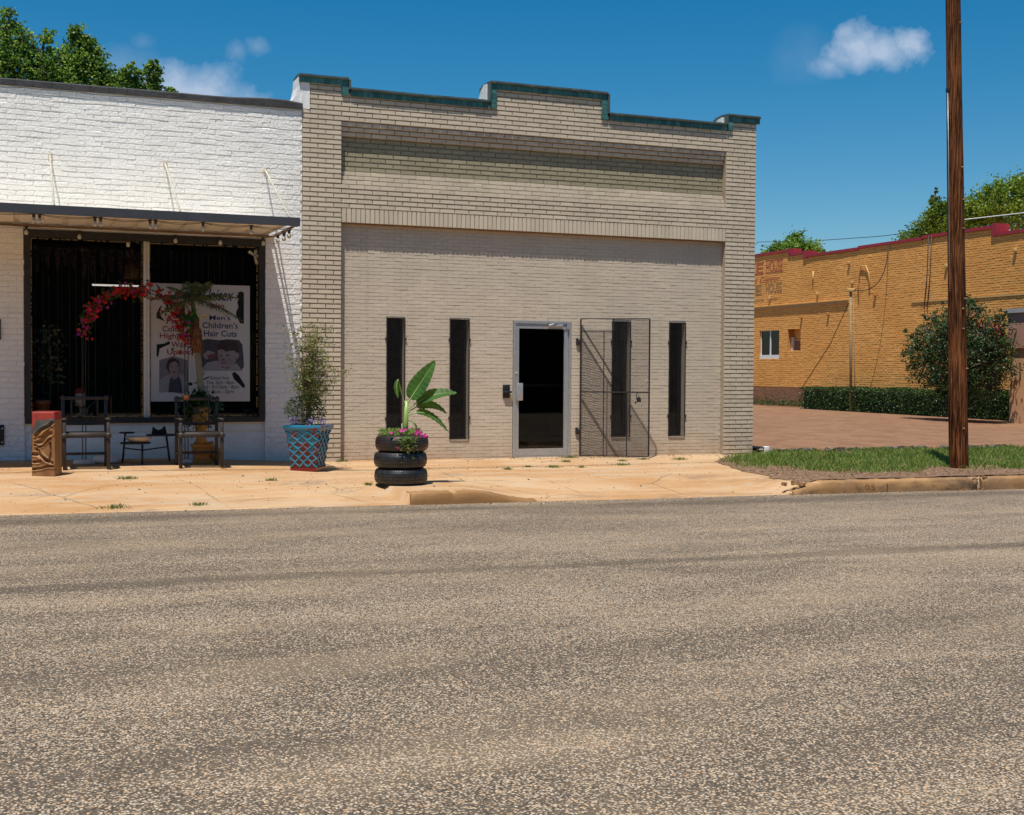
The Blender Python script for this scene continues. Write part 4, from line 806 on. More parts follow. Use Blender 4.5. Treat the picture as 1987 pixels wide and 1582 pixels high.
# ================================================================== THINGS UNDER THE AWNING
chair_m = mat('dark_bronze_frame', (.03, .024, .02), (.05, .038, .03), .5, 8., .1, 40., metal=.2)
def make_chair(loc, label):
    z0 = zwalk(loc[0], loc[1]) ; t = thing('garden_chair', label, 'chair', (loc[0], loc[1], z0), 'metal garden chairs below the shop window')
    W, D, B = .272, .24, Vector((loc[0], loc[1], z0)); q = .022
    def bx(mb, a_, b_, bev=.004): mb.bbox([B[i] + min(a_[i], b_[i]) for i in range(3)], [B[i] + max(a_[i], b_[i]) for i in range(3)], bev, n=1)
    for s in (-1, 1):
        mb = MB(); bx(mb, (s * W - q, -D - q, 0), (s * W + q, -D + q, .64)); mb.build('front_leg', chair_m, t)
        mb = MB(); bx(mb, (s * W - q, D - q, 0), (s * W + q, D + q, .95)); mb.lathe([(.032, -.012), (.036, 0), (.03, .012)], (0, 0, 0), 12, M=Matrix.Translation(B + Vector((s * W, D - .035, .925))) @ Matrix.Rotation(rd(90), 4, 'X')); mb.build('rear_leg', chair_m, t)
        mb = MB(); bx(mb, (s * W - .028, -D - .03, .64), (s * W + .028, D, .668)); mb.build('armrest', chair_m, t)
        mb = MB(); mb.lathe([(.036, -.01), (.04, 0), (.034, .014), (.018, .018)], (0, 0, 0), 14, M=Matrix.Translation(B + Vector((s * W, -D - .028, .44))) @ Matrix.Rotation(rd(90), 4, 'X')); mb.build('rosette', chair_m, t)
    mb = MB(); bx(mb, (-W + q, -D - .015, .415), (W - q, -D + .015, .47)); bx(mb, (-W + q, D - .015, .415), (W - q, D + .015, .46))
    for s in (-1, 1): bx(mb, (s * W - .012, -D, .42), (s * W + .012, D, .462))
    mb.build('seat_frame', chair_m, t)
    mb = MB()
    for i in range(7): yy = -D + .03 + i * .072; bx(mb, (-W + .02, yy, .462), (W - .02, yy + .055, .476), .003)
    mb.build('seat', chair_m, t)
    mb = MB(); bx(mb, (-W + q, D - .012, .16), (W - q, D + .012, .195)); 
    for s in (-1, 1): bx(mb, (s * W - .01, -D, .165), (s * W + .01, D, .19))
    mb.build('stretcher', chair_m, t)
    mb = MB(); bx(mb, (-W, D - .018, .90), (W, D + .018, .945)); bx(mb, (-W + q, D - .014, .56), (W - q, D + .014, .595))
    for s in (-1, 1): bx(mb, (s * .165 - .011, D - .010, .595), (s * .165 + .011, D + .010, .90))
    for a_, b_ in (((-.155, .60), (.155, .895)), ((-.155, .895), (.155, .60))): mb.tube([B + Vector((a_[0], D, a_[1])), B + Vector((b_[0], D, b_[1]))], .008, 6)
    mb.build('backrest', chair_m, t)
    mb = MB(); mb.prism([(0, -.055), (.05, 0), (0, .055), (-.05, 0)], lambda a_, b_, d: B + Vector((a_, d, .748 + b_)), D - .03, D - .008); mb.lathe([(.022, 0), (.02, .008), (.01, .014)], (0, 0, 0), 12, M=Matrix.Translation(B + Vector((0, D - .03, .748))) @ Matrix.Rotation(rd(90), 4, 'X')); mb.build('medallion', chair_m, t)
    return t
make_chair((-3.13, -1.15), 'dark metal armchair with crossed back beside the carved wooden block')
make_chair((-1.66, -1.13), 'dark metal armchair with crossed back in front of the palm pedestal')

# carved block
cb = thing('carved_wood_block', 'carved brown wooden post with flowing grooves and red painted top', 'wood carving', (-3.63, -1.98, zwalk(-3.63, -1.98)))
B = Vector((-3.63, -1.98, zwalk(-3.63, -1.98))); wx, wy, hh = .145, .11, .80
Mr = Matrix.Translation(B) @ Matrix.Rotation(rd(-24), 4, 'Z')
cuts = [([(-.09, .50), (-.02, .575), (.08, .62), (.11, .66)], .022), ([(-.10, .46), (0, .50), (.07, .575), (.11, .60)], .015), ([(-.07, .42), (-.02, .43), (.03, .50), (.09, .535)], .03), ([(-.10, .385), (-.05, .36), (.0, .375), (.06, .44), (.1, .47)], .013),
        ([(-.08, .34), (-.02, .24), (.06, .19), (.11, .165)], .020), ([(-.13, .27), (-.08, .27), (-.02, .245), (.04, .19)], .022), ([(-.12, .175), (-.06, .18), (-.03, .19)], .018), ([(-.13, .085), (-.02, .10), (.06, .125), (.12, .12)], .016), ([(.08, .20), (.10, .30), (.09, .42)], .012)]
def dseg(p, pts):
    best = 9
    for (ax, ay), (bx_, by) in zip(pts, pts[1:]):
        vx, vy = bx_ - ax, by - ay; t = clamp(((p[0] - ax) * vx + (p[1] - ay) * vy) / (vx * vx + vy * vy)); best = min(best, math.hypot(p[0] - ax - vx * t, p[1] - ay - vy * t))
    return best
mb = MB(); nx, nz_ = 40, 100
def fd(u, z):
    d = 0
    for pts, w_ in cuts:
        r_ = dseg((u, z), pts) / w_
        d += -.030 * max(0, 1 - r_ * r_) + .010 * max(0, 1 - abs(r_ - 1.5) * 2)
    return max(-.035, d)
for i in range(nx + 1):
    for k in range(nz_ + 1):
        u = -wx + 2 * wx * i / nx; z = hh * k / nz_; e = min(u + wx, wx - u, hh - z); rnd = -.012 * max(0, 1 - e / .02) ** 2
        mb.v.append(tuple(Mr @ Vector((u, -wy + -(fd(u, z) if .02 < z < .70 else 0) - rnd, z))))
for i in range(nx):
    for k in range(nz_):
        u = -wx + 2 * wx * (i + .5) / nx; z = hh * (k + .5) / nz_
        mi = 1 if z > .70 + .05 * (u / wx) * .3 or (u < -.085 and z > .56 + (u + .145) * 2.2) else (2 if z > .57 + .55 * (u + .02) and z > .52 else 0)
        mb.f.append([i * (nz_ + 1) + k, (i + 1) * (nz_ + 1) + k, (i + 1) * (nz_ + 1) + k + 1, i * (nz_ + 1) + k + 1]); mb.mi.append(mi); mb.sm.append(True)
for z0_, z1_, mi in ((0, .70, 0), (.70, hh, 1)):
    mb.add([Mr @ Vector(p) for p in ((-wx, -wy + .006, z0_), (-wx, wy, z0_), (wx, wy, z0_), (wx, -wy + .006, z0_), (-wx, -wy + .006, z1_), (-wx, wy, z1_), (wx, wy, z1_), (wx, -wy + .006, z1_))], [(0, 1, 5, 4), (1, 2, 6, 5), (2, 3, 7, 6)] + ([(4, 5, 6, 7)] if mi else []), mi)
wood = mat('carved_oak', (.33, .165, .055), (.19, .085, .03), .6, 7., .3, 20., stretch=(1, 1, .25))
mb.build('carving', [wood, mat('worn_red_paint', (.36, .035, .02), (.25, .03, .02), .6, 9., .2, 40., spots=[(12., .68, (.4, .2, .12), .1)]), mat('worn_dark_paint', (.03, .03, .028), (.10, .09, .08), .6, 9., .2, 40.)], cb)

# three tier plant stand
ps = thing('tiered_plant_stand', 'black three tier round plant stand under the shop window', 'plant stand', (-2.3, -.65, .07)); g = .075
def disc(c, r, nm, par): mb = MB(); mb.lathe([(r * .9, -.012), (r, -.008), (r, .006), (r * .97, .008)], c, 28); return mb.build(nm, black_p, par)
disc((-2.46, -.72, .355), .205, 'shelf', ps); disc((-2.09, -.60, .455), .215, 'shelf', ps); disc((-2.56, -.55, .49), .10, 'shelf', ps)
for pts in (((-2.62, -.58, g), (-2.58, -.56, .49)), ((-2.38, -.85, g - .01), (-2.38, -.85, .35)), ((-1.98, -.5, g + .01), (-2.03, -.55, .45))): mb = MB(); mb.tube(pts, .014, 8); mb.build('leg', black_p, ps)
mb = MB(); mb.tube([(-2.60, -.57, .28), (-2.38, -.85, .26), (-2.0, -.52, .285)], .010, 6); mb.build('brace', black_p, ps)
mb = MB(); mb.lathe([(.07, 0), (.13, .015), (.175, .06), (.18, .085), (.172, .085), (.12, .03), (.02, .02)], (-2.42, -.75, .363), 28); tag(mb.build('shallow_bowl', mat('speckled_cream_glaze', (.55, .47, .38), (.42, .33, .25), .5, 14.)), 'shallow cream bowl on the lower shelf of the black plant stand', 'bowl')
mb = MB(); pr = [(-.10, 0), (.10, 0), (.085, .075), (.075, .115), (.03, .07), (-.01, .058), (-.045, .075), (-.085, .11), (-.09, .07)]
mb.prism(pr, lambda a_, b_, d: Vector((-2.13 + a_, -.60 + d, .463 + b_)), -.05, .05); tag(mb.build('horned_ornament', mat('black_felt', (.012, .011, .012), rough=.9), fix=True), 'black two pointed ornament on the upper shelf of the plant stand', 'ornament')
# white bases
mb = MB(); mb.lathe([(.20, 0), (.20, .03), (.16, .075), (.05, .10), (.02, .10)], (-2.83, -.45, .078), 28); tag(mb.build('umbrella_base', M_white), 'wide white domed base behind the left metal chair', 'stand base')

# flower arch
ar = thing('flower_arch', 'thin metal arch stand wound with red artificial flowers in front of the window', 'flower arch', (-2.45, -.6, .07))
AXL, AXR, AY, ASZ = -3.12, -1.76, -.60, 1.78; rad = (AXR - AXL) / 2; ctr = (AXL + AXR) / 2
mb = MB()
for o_ in (-.022, .022):
    pts = [(AXL + o_, AY, .1), (AXL + o_, AY, ASZ)] + [(ctr - (rad - o_) * math.cos(t), AY, ASZ + (rad - o_) * 1.02 * math.sin(t)) for t in [math.pi * i / 20 for i in range(1, 20)]] + [(AXR - o_, AY, ASZ), (AXR - o_, AY, .1)]
    mb.tube(pts, .006, 6)
mb.build('arch_frame', mat('dark_wire_arch', (.03, .03, .03), rough=.4, metal=.5), ar)
for xx in (AXL, AXR):
    mb = MB(); mb.lathe([(.14, 0), (.145, .01), (.14, .045), (.12, .055), (.02, .058)], (xx, AY, zwalk(xx, AY)), 28); mb.tube([(xx, AY, .12), (xx, AY, .42)], .012, 8); mb.build('weighted_base', M_white, ar)
def arcp(t): return Vector((ctr - rad * math.cos(t), AY, ASZ + rad * 1.02 * math.sin(t)))
redf = leaf_mat('red_silk_flower', (.32, .0, .02), (.75, .06, .03), .25, .6, (.55, .015, .02)); pinkf = leaf_mat('magenta_silk_flower', (.30, .02, .12), (.45, .05, .28), .25, .6); grn = leaf_mat('silk_leaf_green', (.01, .05, .01), (.04, .14, .02), .2, .5)
mb = MB(); R = random.Random(11)
def flower(c, s, mi):
    n1 = Vector((R.gauss(0, .6), -1 + R.gauss(0, .3), R.gauss(0, .6))).normalized(); o1 = n1.orthogonal().normalized(); o2 = n1.cross(o1)
    for k in range(5):
        a_ = k * 1.257 + R.uniform(-.2, .2); d = o1 * math.cos(a_) + o2 * math.sin(a_); e = n1.cross(d)
        mb.add([c, c + d * s * .6 + e * s * .38 + n1 * s * .25, c + d * s + n1 * s * .1, c + d * s * .6 - e * s * .38 + n1 * s * .25], [(0, 1, 2, 3)], mi)
for t0, t1, n, sp in ((.02, .5, 30, .06), (.45, 1.0, 70, .075), (.95, 1.75, 80, .06), (1.7, 2.3, 36, .07), (2.25, 3.1, 120, .10), (2.5, 3.35, 50, .09)):
    for _ in range(n):
        t = R.uniform(t0, t1); c = arcp(t) + Vector((R.gauss(0, sp * .7), R.gauss(-.02, .03), R.gauss(0, sp * .7))); flower(c, R.uniform(.022, .036), 0 if R.random() < .8 else 1)
        if R.random() < .5: leaf_cards(mb, 3, lambda: c + Vector((R.gauss(0, .04), R.gauss(0, .03), R.gauss(0, .04))), .02, .04, R, .4, 2)
mb.build('silk_flowers', [redf, pinkf, grn], ar)

# palm on pedestal
PX, PY = -1.56, -.62; gz = zwalk(PX, PY)
pd = thing('pedestal', 'yellow ochre baluster pedestal behind the right metal chair', 'pedestal', (PX, PY, gz))
och = mat('ochre_glaze', (.50, .27, .06), (.36, .17, .04), .45, 5., .1, 20.)
def sq(mb, prof, c, k=4):
    vs = []; fs = []
    for r_, z in prof:
        for sx, sy in ((-1, -1), (1, -1), (1, 1), (-1, 1)): vs.append((c[0] + sx * r_, c[1] + sy * r_, c[2] + z))
    for i in range(len(prof) - 1):
        for q in range(4): fs.append((i * 4 + q, i * 4 + (q + 1) % 4, (i + 1) * 4 + (q + 1) % 4, (i + 1) * 4 + q))
    fs.append((3, 2, 1, 0)); fs.append(tuple((len(prof) - 1) * 4 + q for q in range(4))); mb.add(vs, fs)
mb = MB(); sq(mb, [(.135, 0), (.135, .05), (.105, .07), (.10, .11), (.12, .15), (.115, .22), (.135, .24), (.135, .27)], (PX, PY, gz)); mb.lathe([(.11, .27), (.07, .34), (.055, .42), (.08, .50), (.12, .58), (.11, .70), (.13, .74), (.13, .80), (.10, .80)], (PX, PY, gz), 24); mb.build('baluster', och, pd)
pt = thing('artificial_palm', 'artificial palm tree with pale ringed trunk and drooping fronds on the pedestal', 'artificial palm', (PX, PY, gz + .78))
def trunkp(t): return Vector((PX + .02 - .12 * t, PY, gz + .80 + 1.30 * t))
mb = MB(); pts = []; rs = []
for i in range(46): pts.append(trunkp(i / 75)); rs.append(.048 - .008 * i / 45 + (.004 if i % 2 else 0))
mb.tube(pts, rs, 12); mb.build('trunk', mat('ringed_palm_trunk', (.22, .20, .13), (.15, .13, .08), .8, 14., .3, 60.), pt)
mb = MB(); mb.tube([trunkp(.58), trunkp(.64), trunkp(.80), trunkp(.92)], [.05, .075, .07, .045], 10)
for _ in range(260):
    t = R.uniform(.58, .95); a_ = R.uniform(0, 6.28); c = trunkp(t) + Vector((math.cos(a_), math.sin(a_), 0)) * (.078 if t < .85 else .055); s = R.uniform(.03, .07); e = Vector((-math.sin(a_), math.cos(a_), 0)) * .006; dn = Vector((math.cos(a_) * .25, math.sin(a_) * .25, -1)) * s; mb.add([c - e, c + e, c + dn + e, c + dn - e], [(0, 1, 2, 3)], 1 if R.random() < .22 else 0)
mb.build('fibre_sheath', [mat('rust_fibre', (.10, .035, .012), (.18, .07, .02), .9, 20.), mat('orange_fibre', (.40, .13, .015), rough=.8)], pt)
mb = MB(); mb.tube([trunkp(.92), trunkp(1.08), trunkp(1.2)], [.04, .03, .02], 8); mb.build('crownshaft', mat('olive_shaft', (.10, .11, .03), (.07, .07, .02), .6, 9.), pt)
fr_m = leaf_mat('palm_leaflet', (.03, .05, .012), (.16, .18, .06), .2, .5, (.07, .09, .025))
top = trunkp(1.15)
for az, el, ln in ((0, 25, .66), (8, -2, .72), (-20, 55, .5), (180, 20, .62), (165, 45, .5), (200, -5, .5), (60, 70, .45), (120, 75, .42), (-70, 20, .5), (-110, 5, .5), (85, 15, .55), (20, 60, .55)):
    mb = MB(); d = Vector((math.cos(rd(az)) * math.cos(rd(el)), math.sin(rd(az)) * math.cos(rd(el)), math.sin(rd(el)))); pts = [top + d * ln * t + Vector((0, 0, -.36 * ln * t * t)) for t in [i / 14 for i in range(15)]]; mb.tube(pts, [.008 * (1 - i / 16) for i in range(15)], 5)
    sd_ = d.cross(Vector((0, 0, 1))).normalized()
    for i in range(2, 15):
        for s in (-1, 1):
            for q in (0, .5):
                c = pts[i - 1].lerp(pts[i], q); l = .17 * math.sin(math.pi * (.18 + .8 * i / 15)); v = (sd_ * s * .75 + d * .5 + Vector((0, 0, -.35 - .2 * R.random()))).normalized(); e = v.cross(d).normalized() * .0
                ww = d * .006; mid = c + v * l * .55; tip = c + v * l + Vector((0, 0, -.05 * l / .17)); mb.add([c - ww, c + ww, mid + ww * 1.2, tip, mid - ww], [(0, 1, 2, 4), (4, 2, 3)])
    mb.build('frond', fr_m, pt)
# lower dark leaves + yellow silk petal on the trunk
mb = MB()
for c0, n, s0, s1 in ((trunkp(1.0) + Vector((-.08, -.06, -.02)), 26, .06, .12),):
    leaf_cards(mb, n, lambda: c0 + Vector((R.gauss(0, .05), R.gauss(0, .03), R.gauss(-.03, .08))), s0, s1, R, .22, 0, 1.2)
leaf_cards(mb, 5, lambda: trunkp(.95) + Vector((.12, -.06, .02)), .05, .09, R, .15, 1, 0)
mb.build('trunk_leaves', [grn, mat('yellow_silk', (.65, .33, .03))], pt)
iv = thing('ivy', 'dark green ivy spilling from the pedestal top around the palm trunk', 'ivy', (PX, PY, gz + .8))
mb = MB(); 
def ivs():
    a_ = R.uniform(0, 6.28); r_ = min(.24, abs(R.gauss(0, .13))); return Vector((PX - .03 + r_ * math.cos(a_) * 1.35, PY - .05 + r_ * math.sin(a_) * .7, gz + .86 + R.gauss(.03, .06) - max(0, r_ - .15) * 1.1 - (R.random() ** 2 * .42 if R.random() < .35 else 0)))
leaf_cards(mb, 900, ivs, .016, .034, R, .8); mb.build('foliage', leaf_mat('ivy_leaf', (.008, .035, .008), (.05, .15, .03), .15, .4, (.02, .07, .015)), iv)
mb = MB(); mb.lathe([(.05, 0), (.05, .05), (.06, .07), (.045, .07)], (-1.80, -.88, gz + .90), 12); tag(mb.build('copper_cup', mat('copper', (.45, .2, .09), rough=.4, metal=.5)), 'small copper cup hanging beside the ivy at the arch pole', 'cup')
mb = MB(); mb.lathe([(.04, 0), (.10, .04), (.115, .10), (.09, .17), (.04, .20), (.03, .26), (.045, .28), (.02, .28)], (0, 0, 0), 18, M=Matrix.Translation((-1.33, -.42, gz + .02)) @ Matrix.Rotation(rd(-14), 4, 'Y')); tag(mb.build('ceramic_jug', mat('ochre_slip', (.40, .21, .07), (.30, .15, .05), .6, 8.)), 'small ochre jug leaning beside the yellow pedestal foot', 'jug')

# ================================================================== PLANTER WITH BUSH
bx0, by0 = -.26, -1.62; bz = zwalk(bx0, by0)
pl = thing('lattice_planter', 'square blue and red glazed lattice planter on the sidewalk between the two shops', 'planter', (bx0, by0, bz))
glz = bpy.data.materials.new('blue_red_glaze'); glz.use_nodes = True; n = glz.node_tree.nodes; l = glz.node_tree.links; P = n['Principled BSDF']; P.inputs['Roughness'].default_value = .18
t_ = n.new('ShaderNodeTexCoord'); nz1 = n.new('ShaderNodeTexNoise'); nz1.inputs['Scale'].default_value = 9; nz1.inputs['Detail'].default_value = 5; l.new(t_.outputs['Object'], nz1.inputs['Vector'])
sp_ = n.new('ShaderNodeSeparateXYZ'); l.new(t_.outputs['Object'], sp_.inputs[0]); mr = n.new('ShaderNodeMapRange'); mr.inputs[1].default_value = bz + .02; mr.inputs[2].default_value = bz + .52; mr.inputs[3].default_value = .26; mr.inputs[4].default_value = -.05; l.new(sp_.outputs[2], mr.inputs[0])
ad = n.new('ShaderNodeMath'); l.new(nz1.outputs[0], ad.inputs[0]); l.new(mr.outputs[0], ad.inputs[1]); rp = n.new('ShaderNodeValToRGB'); l.new(ad.outputs[0], rp.inputs[0])
e = rp.color_ramp.elements; e[0].position = .50; e[0].color = (.02, .17, .27, 1); e[1].position = .56; e[1].color = (.17, .012, .012, 1); l.new(rp.outputs[0], P.inputs['Base Color'])
rib = mat('turquoise_ridge_glaze', (.04, .25, .36), (.02, .14, .24), .15, 8., spots=[(9., .56, (.26, .07, .07), .06)])
Mp = Matrix.Translation((bx0, by0, bz)) @ Matrix.Rotation(rd(-32), 4, 'Z')
def hw(z): return .175 + .055 * sm(z / .58) + .02 * clamp((z - .50) / .1)
mb = MB(); zz = [0, .05, .05, .1, .2, .3, .4, .5, .57, .57, .60, .625, .63]; hh_ = [hw(0) + .012, hw(0) + .012, hw(0), hw(.1), hw(.2), hw(.3), hw(.4), hw(.5), hw(.57), .262, .268, .262, .25]
vs = []
for z, h in zip(zz, hh_): vs += [Mp @ Vector((sx * h, sy * h, z)) for sx, sy in ((-1, -1), (1, -1), (1, 1), (-1, 1))]
fs = [(i * 4 + q, i * 4 + (q + 1) % 4, (i + 1) * 4 + (q + 1) % 4, (i + 1) * 4 + q) for i in range(len(zz) - 1) for q in range(4)]
mb.add(vs, fs); vs = [Mp @ Vector((sx * .23, sy * .23, z)) for z in (.63, .58) for sx, sy in ((-1, -1), (1, -1), (1, 1), (-1, 1))]; mb.add(vs + [], [(q, 4 + q, 4 + (q + 1) % 4, (q + 1) % 4) for q in range(4)]); mb.add([Mp @ Vector((sx * h, sy * h, .63)) for h in (.25, .23) for sx, sy in ((-1, -1), (1, -1), (1, 1), (-1, 1))], [(q, (q + 1) % 4, 4 + (q + 1) % 4, 4 + q) for q in range(4)])
mb.build('pot', glz, pl)
mb = MB()
for f_ in range(4):
    Mf = Mp @ Matrix.Rotation(rd(90) * f_, 4, 'Z')
    def FP(u, z): h = hw(z); return Mf @ Vector((u * h * .98, -h - .004, z))
    nu, nv = 3, 4
    for s in (-1, 1):
        for k in range(-nv, nu + nv + 1):
            # diagonal u = -1 + 2/nu*(k + s*v), v in [0,nv]
            pts = []
            for i in range(25):
                v = nv * i / 24; u = -1 + 2 / nu * (k + s * v)
                if -1.001 <= u <= 1.001: pts.append(FP(u, .06 + .48 * v / nv))
            if len(pts) > 2: mb.tube(pts, .012, 6)
    for i in range(0, nv + 1):
        for k in range(nu + 1):
            for u, v in ((-1 + 2 / nu * k, i), (-1 + 2 / nu * (k + .5), i + .5)):
                if u <= 1.01 and v <= nv: c = FP(clamp(u, -1, 1), .06 + .48 * v / nv); mb.lathe([(.002, -.012), (.012, -.005), (.012, .005), (.002, .012)], c, 6)
mb.build('lattice_ribs', rib, pl)
mb = MB(); mb.box((-.23, -.23, .57), (.23, .23, .585), M=Mp); mb.build('potting_soil', soil_m, pl)
def bez(p, q, c, n=8): return [p * (1 - t) ** 2 + c * 2 * t * (1 - t) + q * t * t for t in [i / n for i in range(n + 1)]]
bu = thing('nandina_bush', 'tall airy nandina bush with fine leaves growing from the lattice planter', 'bush', (bx0, by0, bz + .58))
lv = leaf_mat('nandina_leaf', (.025, .055, .012), (.42, .42, .12), .3, .5, (.11, .17, .035)); lvd = leaf_mat('nandina_dark', (.012, .03, .01), (.07, .13, .03), .25, .5)
sm_ = mat('nandina_stem', (.16, .07, .06), (.25, .17, .10), .8, 20.)
mbs = MB(); mbl = MB(); R = random.Random(21); o = Vector((bx0, by0, bz + .58))
for _ in range(22):
    a_ = R.uniform(0, 6.28); hgt = R.uniform(.7, 1.36); sp = R.uniform(.02, .20 + .16 * (hgt < 1.1)); tip = o + Vector((math.cos(a_) * sp * 1.3 + .02, math.sin(a_) * sp, hgt)); pts = bez(o + Vector((R.gauss(0, .02), R.gauss(0, .02), 0)), tip, o + Vector((R.gauss(0, .03), R.gauss(0, .03), hgt * .6))); mbs.tube(pts, [.007 - .0005 * i for i in range(9)], 5)
    for i in range(3, 9):
        for _ in range(3):
            b_ = R.uniform(0, 6.28); l = R.uniform(.08, .24); q = pts[i] + Vector((math.cos(b_) * l, math.sin(b_) * l, R.uniform(-.04, .1))); mbs.tube([pts[i], pts[i].lerp(q, .5) + Vector((0, 0, .02)), q], .0018, 3)
            leaf_cards(mbl, 15, lambda: pts[i].lerp(q, R.uniform(.35, 1.1)) + Vector((R.gauss(0, .028), R.gauss(0, .028), R.gauss(0, .022))), .013, .025, R, .3)
ell_c = o + Vector((-.04, 0, .25))
def lowb():
    while 1:
        v = Vector([R.uniform(-1, 1) for _ in range(3)])
        if v.length < 1 and v.length > .3: return ell_c + Vector((v.x * .30, v.y * .24, v.z * .22))
leaf_cards(mbl, 1500, lowb, .014, .03, R, .3, 1)
mbl.build('foliage', [lv, lvd], bu); mbs.build('stems', sm_, bu)
mb = MB(); R = random.Random(4)
for cx, cy in ((-.15, -.19), (-.16, -.13), (.10, -.20), (.14, -.14), (.20, -.05), (.2, .06), (-.1, -.22)):
    c = Mp @ Vector((cx, cy, .62)); 
    for _ in range(46): p_ = c + Vector((R.gauss(0, .03), R.gauss(0, .03), R.uniform(-.02, .12))); leaf_cards(mb, 1, lambda: p_, .008, .017, R, .7, 0)
for _ in range(30): c = Mp @ Vector((R.uniform(-.2, .22), R.uniform(-.22, -.1), .60)); t = c + Vector((R.gauss(.05, .07), R.gauss(0, .04), R.uniform(.06, .18))); e = Vector((.006, .003, 0)); mb.add([c - e, c + e, t], [(0, 1, 2)], 1)
tag(mb.build('purple_flowers', [leaf_mat('lilac_petal', (.20, .14, .42), (.58, .48, .75), .3, .6), leaf_mat('lime_blade', (.25, .30, .06), (.45, .5, .2), .3, .6)]), 'lilac purple flowers along the rim of the blue lattice planter', 'flowers')

# ================================================================== TYRES WITH BANANA
tx, ty = .475, -3.62; tz = zwalk(tx, ty) + .004
rub = mat('black_rubber', (.012, .012, .013), (.03, .029, .028), .38, 12., .15, 70., spots=[(5., .6, (.06, .05, .045), .2)])
rub_r = mat('red_flecked_rubber', (.016, .012, .012), (.035, .025, .022), .4, 9., .2, 60., spots=[(16., .62, (.28, .035, .03), .05), (9., .66, (.10, .02, .02), .1)])
def tyre(i, z, dx, label, m_):
    t = thing('tyre', label, 'tyre', (tx + dx, ty, z), 'three tyres stacked as a planter'); mb = MB(); c = (tx + dx, ty, z); Rr, w_ = .325, .205
    prof = [(.20, .02), (.21, .004), (.25, .0), (.285, .006), (.308, .022), (.319, .045), (.325, .07), (.325, .135), (.319, .16), (.308, .183), (.285, .199), (.25, .205), (.21, .201), (.20, .185), (.21, .16), (.29, .12), (.29, .08), (.21, .045)]
    n_ = 72; vs = []; fs = []
    for r_, zz_ in prof:
        for k in range(n_): q = 2 * math.pi * k / n_; vs.append((c[0] + r_ * math.cos(q), c[1] + r_ * math.sin(q), c[2] + zz_))
    m2 = len(prof)
    for a_ in range(m2):
        for k in range(n_): fs.append((a_ * n_ + k, a_ * n_ + (k + 1) % n_, ((a_ + 1) % m2) * n_ + (k + 1) % n_, ((a_ + 1) % m2) * n_ + k))
    mb.add(vs, fs, 0, True); mb.build('carcass', m_, t)
    mb = MB()                           # tread blocks
    for k in range(64):
        q0 = 2 * math.pi * k / 64; q1 = q0 + 2 * math.pi / 64 * .76
        for za_, zb_, r0, r1, sk in ((.020, .060, .307, .3255, .25), (.066, .100, .3245, .3285, .0), (.106, .139, .3285, .3245, .0), (.145, .185, .3255, .307, -.25)):
            s_ = sk * .06; P8 = []
            for rr_ in (-.004, .0035):
                for (q_, z_, r_) in ((q0, za_, r0), (q1, za_, r0), (q1 + s_, zb_, r1), (q0 + s_, zb_, r1)): P8.append((c[0] + (r_ + rr_) * math.cos(q_), c[1] + (r_ + rr_) * math.sin(q_), c[2] + z_))
            mb.add(P8, [(4, 5, 6, 7), (0, 1, 5, 4), (1, 2, 6, 5), (2, 3, 7, 6), (3, 0, 4, 7)])
    mb.build('tread', m_, t)
tyre(0, tz, -.006, 'bottom black tyre of the three tyre planter stack', rub); tyre(1, tz + .203, -.014, 'middle black tyre of the three tyre planter stack', rub); tyre(2, tz + .406, .004, 'top tyre with red paint flecks on the tyre planter stack', rub_r)
ft = tz + .60
mb = MB(); mb.lathe([(.02, .002), (.215, .0), (.21, -.05), (.02, -.05)], (tx, ty, ft - .025), 24); tag(mb.build('planting_soil', soil_m), 'dark planting soil filling the top tyre', 'soil')
bp = thing('banana_plant', 'young banana plant with broad green leaves growing in the tyre stack', 'banana plant', (tx + .05, ty, ft - .03))
ban = bpy.data.materials.new('banana_leaf'); ban.use_nodes = True; n = ban.node_tree.nodes; l = ban.node_tree.links; P = n['Principled BSDF']; P.inputs['Roughness'].default_value = .55; P.inputs['Specular IOR Level'].default_value = .3
t_ = n.new('ShaderNodeTexCoord'); nz1 = n.new('ShaderNodeTexNoise'); nz1.inputs['Scale'].default_value = 6; l.new(t_.outputs['Object'], nz1.inputs['Vector']); rp = n.new('ShaderNodeValToRGB'); l.new(nz1.outputs[0], rp.inputs[0])
e = rp.color_ramp.elements; e[0].position = .35; e[0].color = (.014, .065, .010, 1); e[1].position = .7; e[1].color = (.04, .13, .018, 1); l.new(rp.outputs[0], P.inputs['Base Color']); tr = n.new('ShaderNodeBsdfTranslucent'); tr.inputs[0].default_value = (.22, .42, .04, 1); mxs = n.new('ShaderNodeMixShader'); mxs.inputs[0].default_value = .3; l.new(P.outputs[0], mxs.inputs[1]); l.new(tr.outputs[0], mxs.inputs[2]); l.new(mxs.outputs[0], n['Material Output'].inputs[0])
ribm = mat('pale_green_midrib', (.30, .42, .12), (.22, .33, .08), .4, 9.)
